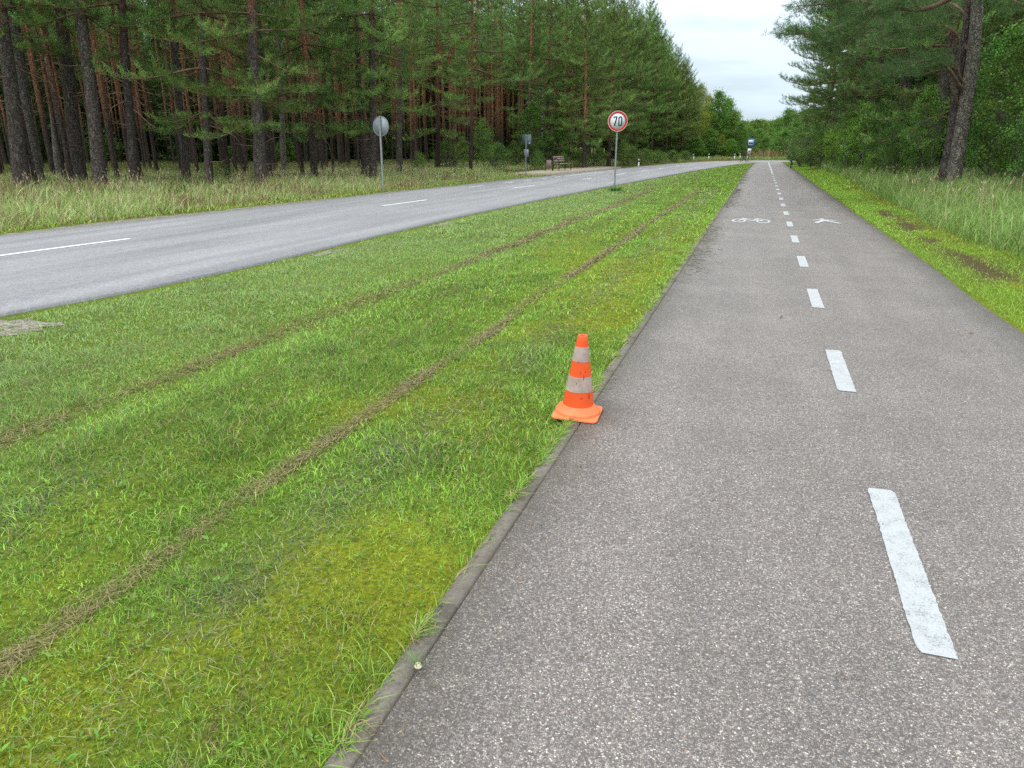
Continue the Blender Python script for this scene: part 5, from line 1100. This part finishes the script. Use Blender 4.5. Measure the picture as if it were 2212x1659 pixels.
# ------------------------------------------------------------------ wood on the right
def custom_branch(pts, rad, r, twig=.16, tl0=.55, seed=0):
    """a long bough along given points, with shoots"""
    pts = smooth_path(np.array(pts), 40) if len(pts) > 2 else np.array(pts); return pts
class Bough:
    def __init__(s): s.lm = MB(); s.SP = []; s.SD = []; s.SB = []
    def add(s, pts, r0, r, start=.3, tl=.6, gap=.12):
        P = smooth_path(pts, 36); s.lm.tube(P, np.linspace(r0, .008, len(P)), 7, cap=False); Lc = np.r_[0, np.cumsum(np.linalg.norm(np.diff(P, axis=0), axis=1))]; T = Lc[-1]; u = start * T; sd = 1
        while u < T:
            p = np.array([np.interp(u, Lc, P[:, k]) for k in range(3)]); i = min(np.searchsorted(Lc, u), len(P) - 1); f = nrm(P[i] - P[max(i - 1, 0)]); hz = np.array([-f[1], f[0], 0.0]); hz /= np.linalg.norm(hz); t_ = u / T; ln = tl * (.6 + .8 * r.random()) * (1.15 - .6 * t_) + .15
            d = nrm(f * .7 + hz * sd * .8 + np.array([0, 0, r.normal(.08, .3)])); tw = curve_pts(p, math.atan2(d[1], d[0]), math.asin(d[2]), ln, .2, .3, 4, r, .12); s.lm.tube(tw, np.linspace(.010, .003, len(tw)), 4, cap=False)
            for q in range(max(2, int(ln / .055))):
                v = .25 + .75 * r.random(); k = v * (len(tw) - 1); i0 = min(int(k), len(tw) - 2); pp = tw[i0] + (tw[i0 + 1] - tw[i0]) * (k - i0); s.SP.append(pp + r.normal(0, .05 + .10 * ln * .4, 3)); s.SD.append(nrm(d + np.array([0, 0, .5]) + r.normal(0, .4, 3))); s.SB.append(PINE_C * np.array([.82, .84, 1.1]) * (.75 + .45 * r.random()))
            sd = -sd; u += gap * (.6 + .8 * r.random())
r3 = np.random.default_rng(21)
TR = vp(2045, 392) * .62            # the big twin pine stands on the raised bank
tz = GZ(TR[0], TR[1])
big = thing('pine_tree', 'big pine with two fused grey trunks and a long bough reaching over the path', 'pine', (TR[0], TR[1], tz))
def at_px(x, y, dist):              # world point on the line of sight at a horizontal distance
    d = FW * FPX + RT * (x - 1106) + UP * (829.5 - y); k = dist / math.hypot(d[0], d[1]); return np.array([d[0] * k, d[1] * k, CAMH + d[2] * k])
DT = math.hypot(*TR)
def loc(x, y, dd=0.0): return at_px(x, y, DT + dd) - np.array([TR[0], TR[1], tz])
mb = MB(); A0 = loc(2055, 405); A0[2] = -.4
P = smooth_path([A0, loc(2058, 392), loc(2074, 300), loc(2090, 200), loc(2103, 110), loc(2110, 20), loc(2112, -80), loc(2108, -250), loc(2100, -500)], 30); wd_ = np.interp(np.linspace(0, 1, len(P)), [0, .12, .5, .75, 1], [.285, .235, .19, .15, .06]) * .88; mb.tube(P, wd_, 16, cap=False); mb.build('trunk', M_barkpale, big, smooth=True)
mb = MB(); A0 = loc(2034, 405, .15); A0[2] = -.4
P2 = smooth_path([A0, loc(2036, 392, .15), loc(2056, 300, .15), loc(2066, 200, .15), loc(2078, 110, .18), loc(2092, 20, .25), loc(2080, -120, .4), loc(2060, -400, .6)], 30); mb.tube(P2, np.interp(np.linspace(0, 1, len(P2)), [0, .12, .5, 1], [.25, .19, .15, .05]) * .9, 14, cap=False); mb.build('trunk', M_bark, big, smooth=True)
bo = Bough()
bo.add([loc(2108, -40), loc(2060, -6, -1), loc(1985, 22, -2), loc(1900, 12, -3), loc(1830, 48, -3.5), loc(1765, 72, -4), loc(1700, 66, -4.5)], .075, r3, .42, .75, .065)
bo.add([loc(1900, 12, -3), loc(1850, 2, -3.3), loc(1790, 8, -3.6), loc(1735, 12, -3.8)], .04, r3, .25, .6, .06)
bo.add([loc(1990, 22, -2), loc(1930, -40, -2.5), loc(1850, -50, -3), loc(1770, -30, -3)], .05, r3, .25, .8, .07)
bo.add([loc(1900, 14, -3), loc(1860, 62, -3.3), loc(1810, 100, -3), loc(1750, 98, -3)], .035, r3, .3, .6, .07)
bo.add([loc(2085, 205), loc(2040, 140, -1), loc(1995, 132, -2), loc(1950, 150, -2.6), loc(1900, 140, -3)], .05, r3, .45, .7, .08)
bo.add([loc(2100, 120), loc(2050, 60, .3), loc(1980, 60, .3), loc(1900, 80, .0)], .05, r3, .3, .9, .07)
bo.add([loc(2105, 60), loc(2060, 10, 1), loc(1990, 10, 2), loc(1900, 40, 2)], .05, r3, .2, .9, .07)
bo.add([loc(2110, -10), loc(2150, -20, -1), loc(2210, 10, -1.5), loc(2290, 20, -2)], .06, r3, .2, .9, .07)
bo.add([loc(2110, -60), loc(2080, -100, -2), loc(2010, -60, -3.5), loc(1950, -10, -4.5)], .05, r3, .2, .9, .07)
bo.add([loc(2080, 200), loc(2050, 240, .5), loc(2000, 262, 1.0), loc(1960, 300, 1.2)], .03, r3, .7, .3, .2)
for pts in ([loc(2072, 230), loc(2062, 205, -.3), loc(2052, 180, -.5), loc(2060, 160, -.4), loc(2045, 140, -.4)], [loc(2090, 190), loc(2075, 168, -.3), loc(2070, 140, -.3)], [loc(2080, 270), loc(2098, 250, -.2), loc(2112, 248, -.3)], [loc(2066, 150), loc(2055, 120, -.2), loc(2060, 90, -.3)]): bo.lm.tube(smooth_path(pts, 12), np.linspace(.04, .008, len(smooth_path(pts, 12))), 7, cap=False)
V, F, C = needles(np.array(bo.SP), np.array(bo.SD), 16, .115, .010, r3, np.array(bo.SB), .03); link('crown', crown_mesh('right', V, F, C, bo.lm), big)
# other pines of the right-hand wood
RP = [(2130, 372, .70, 26, 'dark rough pine trunk behind and right of the big twin pine', 1), (2200, 372, .60, 12, 'thin dark trunk near the right border of the photo', 2), (1952, 366, .72, 12, 'slim dark pine left of the big twin pine', 0)]
for fx0, fy0, k_, wpx, lab, v_ in RP:
    D_ = vp(fx0, fy0) * k_; zdep = D_[0] * FW[0] + D_[1] * FW[1] + CAMH * _s; put_pine(E1[v_], D_[0], D_[1], 1.05, random.uniform(0, 6), lab, rad=wpx / FPX * zdep / 2 * .9)
RT2 = [(6.0, 32.0, WR[0], .98, 'pine overhanging the path side just beyond the long bough'), (5.6, 38, WR[1], 1.0, 'second dense pine along the right side of the path'), (5.3, 45, WR[0], 1.0, 'dense pine halfway along the right side of the path'), (5.3, 52, WR[1], 1.0, 'dense pine with drooping side in the right-hand row'), (5.0, 59, WR[0], 1.0, 'fifth pine of the right-hand row along the path'), (4.9, 67, WR[1], .92, 'pine in the farther half of the right-hand row'), (5.0, 75, WR[0], .78, 'last tall pine of the right-hand row'), (9.5, 35, E1[1], 1.1, 'pine standing behind the first pines of the right-hand row'), (9.8, 42, E1[0], 1.05, 'pine in the second rank of the right-hand wood'), (9.2, 55, LO[1], 1.15, 'pine in the second rank behind the drooping one'), (13.0, 29, E1[2], 1.1, 'pine deep in the right-hand wood behind the twin pine'), (15.5, 24, E1[0], 1.1, 'pine deep in the right-hand wood at the right border')]
for x_, y_, v_, s_, lab in RT2: put_pine(v_, x_, y_, s_, random.uniform(0, 6), lab)
RB = [(1800, 50, 262, SAP, 1.3, 'slim leafy sapling at the left end of the right-hand undergrowth', 'sapling'), (1830, 44, 235, SAP, 1.2, 'light green birch sapling beside the mown shoulder', 'sapling'), (1862, 40, 222, SAP, 1.25, 'leafy sapling with a tall loose top right of the path', 'sapling'), (1895, 37, 215, OAK, .8, 'leafy young tree behind the tall grass, left of the big twin pine', 'broadleaf_tree'), (1935, 34, 240, OAK, .9, 'dark leafy young tree close to the big twin pine', 'broadleaf_tree'), (1985, 31, 195, OAK, .8, 'leafy tree with bright upper leaves left of the twin trunks', 'broadleaf_tree'), (1845, 46, 300, BUSH, 1.5, 'low leafy bush at the edge of the right-hand grass', 'bush'), (1905, 36, 320, BUSH, 1.4, 'low dark bush below the leafy young tree', 'bush'), (1775, 58, 285, BUSH, 1.5, 'leafy bush further along the right-hand shoulder', 'bush'), (1755, 66, 290, BUSH, 1.8, 'leafy bush near the small wooden stake', 'bush'), (1738, 74, 282, BUSH, 1.8, 'green bush near the far end of the right-hand shoulder', 'bush'), (1722, 82, 285, FARB, 1.4, 'green bushy growth at the end of the path on the right', 'bush'),
 (2140, 27, 70, OAK, 1.0, 'bright leafy tree right of the twin pine', 'broadleaf_tree'), (2200, 25, 60, OAK, 1.0, 'bright leafy tree at the right border', 'broadleaf_tree'), (2250, 22, 120, OAK, .9, 'leafy tree just outside the right border', 'broadleaf_tree'), (2160, 30, 300, BUSH, 1.5, 'dark bush behind the rough right-hand trunk', 'bush'), (2100, 38, 150, OAK, 1.1, 'shaded leafy tree behind the twin pine', 'broadleaf_tree'), (2010, 40, 150, OAK, 1.1, 'shaded leafy tree deep behind the twin pine on its left', 'broadleaf_tree'), (1940, 46, 130, OAK, 1.1, 'shaded leafy tree deep in the right-hand wood', 'broadleaf_tree'), (2185, 40, 200, OAK, 1.1, 'shaded leafy tree deep at the right border', 'broadleaf_tree')]
for i, (px_, D_, yt, fam, wd2, lab, nm) in enumerate(RB):
    p = sight(px_, D_); h = height_for(yt, D_, px_) - .25; put_broad(fam[i % 3], p[0], p[1], h, random.uniform(0, 6), lab, nm, cat={'bush': 'bush', 'sapling': 'sapling'}.get(nm, 'tree'), wide=wd2)
sp_ = []; sq_ = []
for _ in range(900):
    x_ = r2.uniform(9, 75); y_ = r2.uniform(22, 105)
    if math.hypot(x_, y_) < 42 and x_ < 20: continue
    if in_view(np.array([x_]), np.array([y_]), 12)[0] and len(sp_) < 330: (sp_ if r2.random() < .6 else sq_).append((x_, y_, r2.uniform(.9, 1.3), 1.15))
wood_mass('deep_leafy_wood', sp_, [thin(v['raw'], .22, r2, 2.2) for v in OAK], [M_leaf, M_stem], 'dense dark leafy wood behind the trees right of the path', r=r2, th=8)
wood_mass('deep_pine_wood', sq_, [thin(v['raw'], .35, r2, 2.2) for v in IN], [M_needle, M_barkin], 'dark pines deep in the wood right of the path', r=r2)
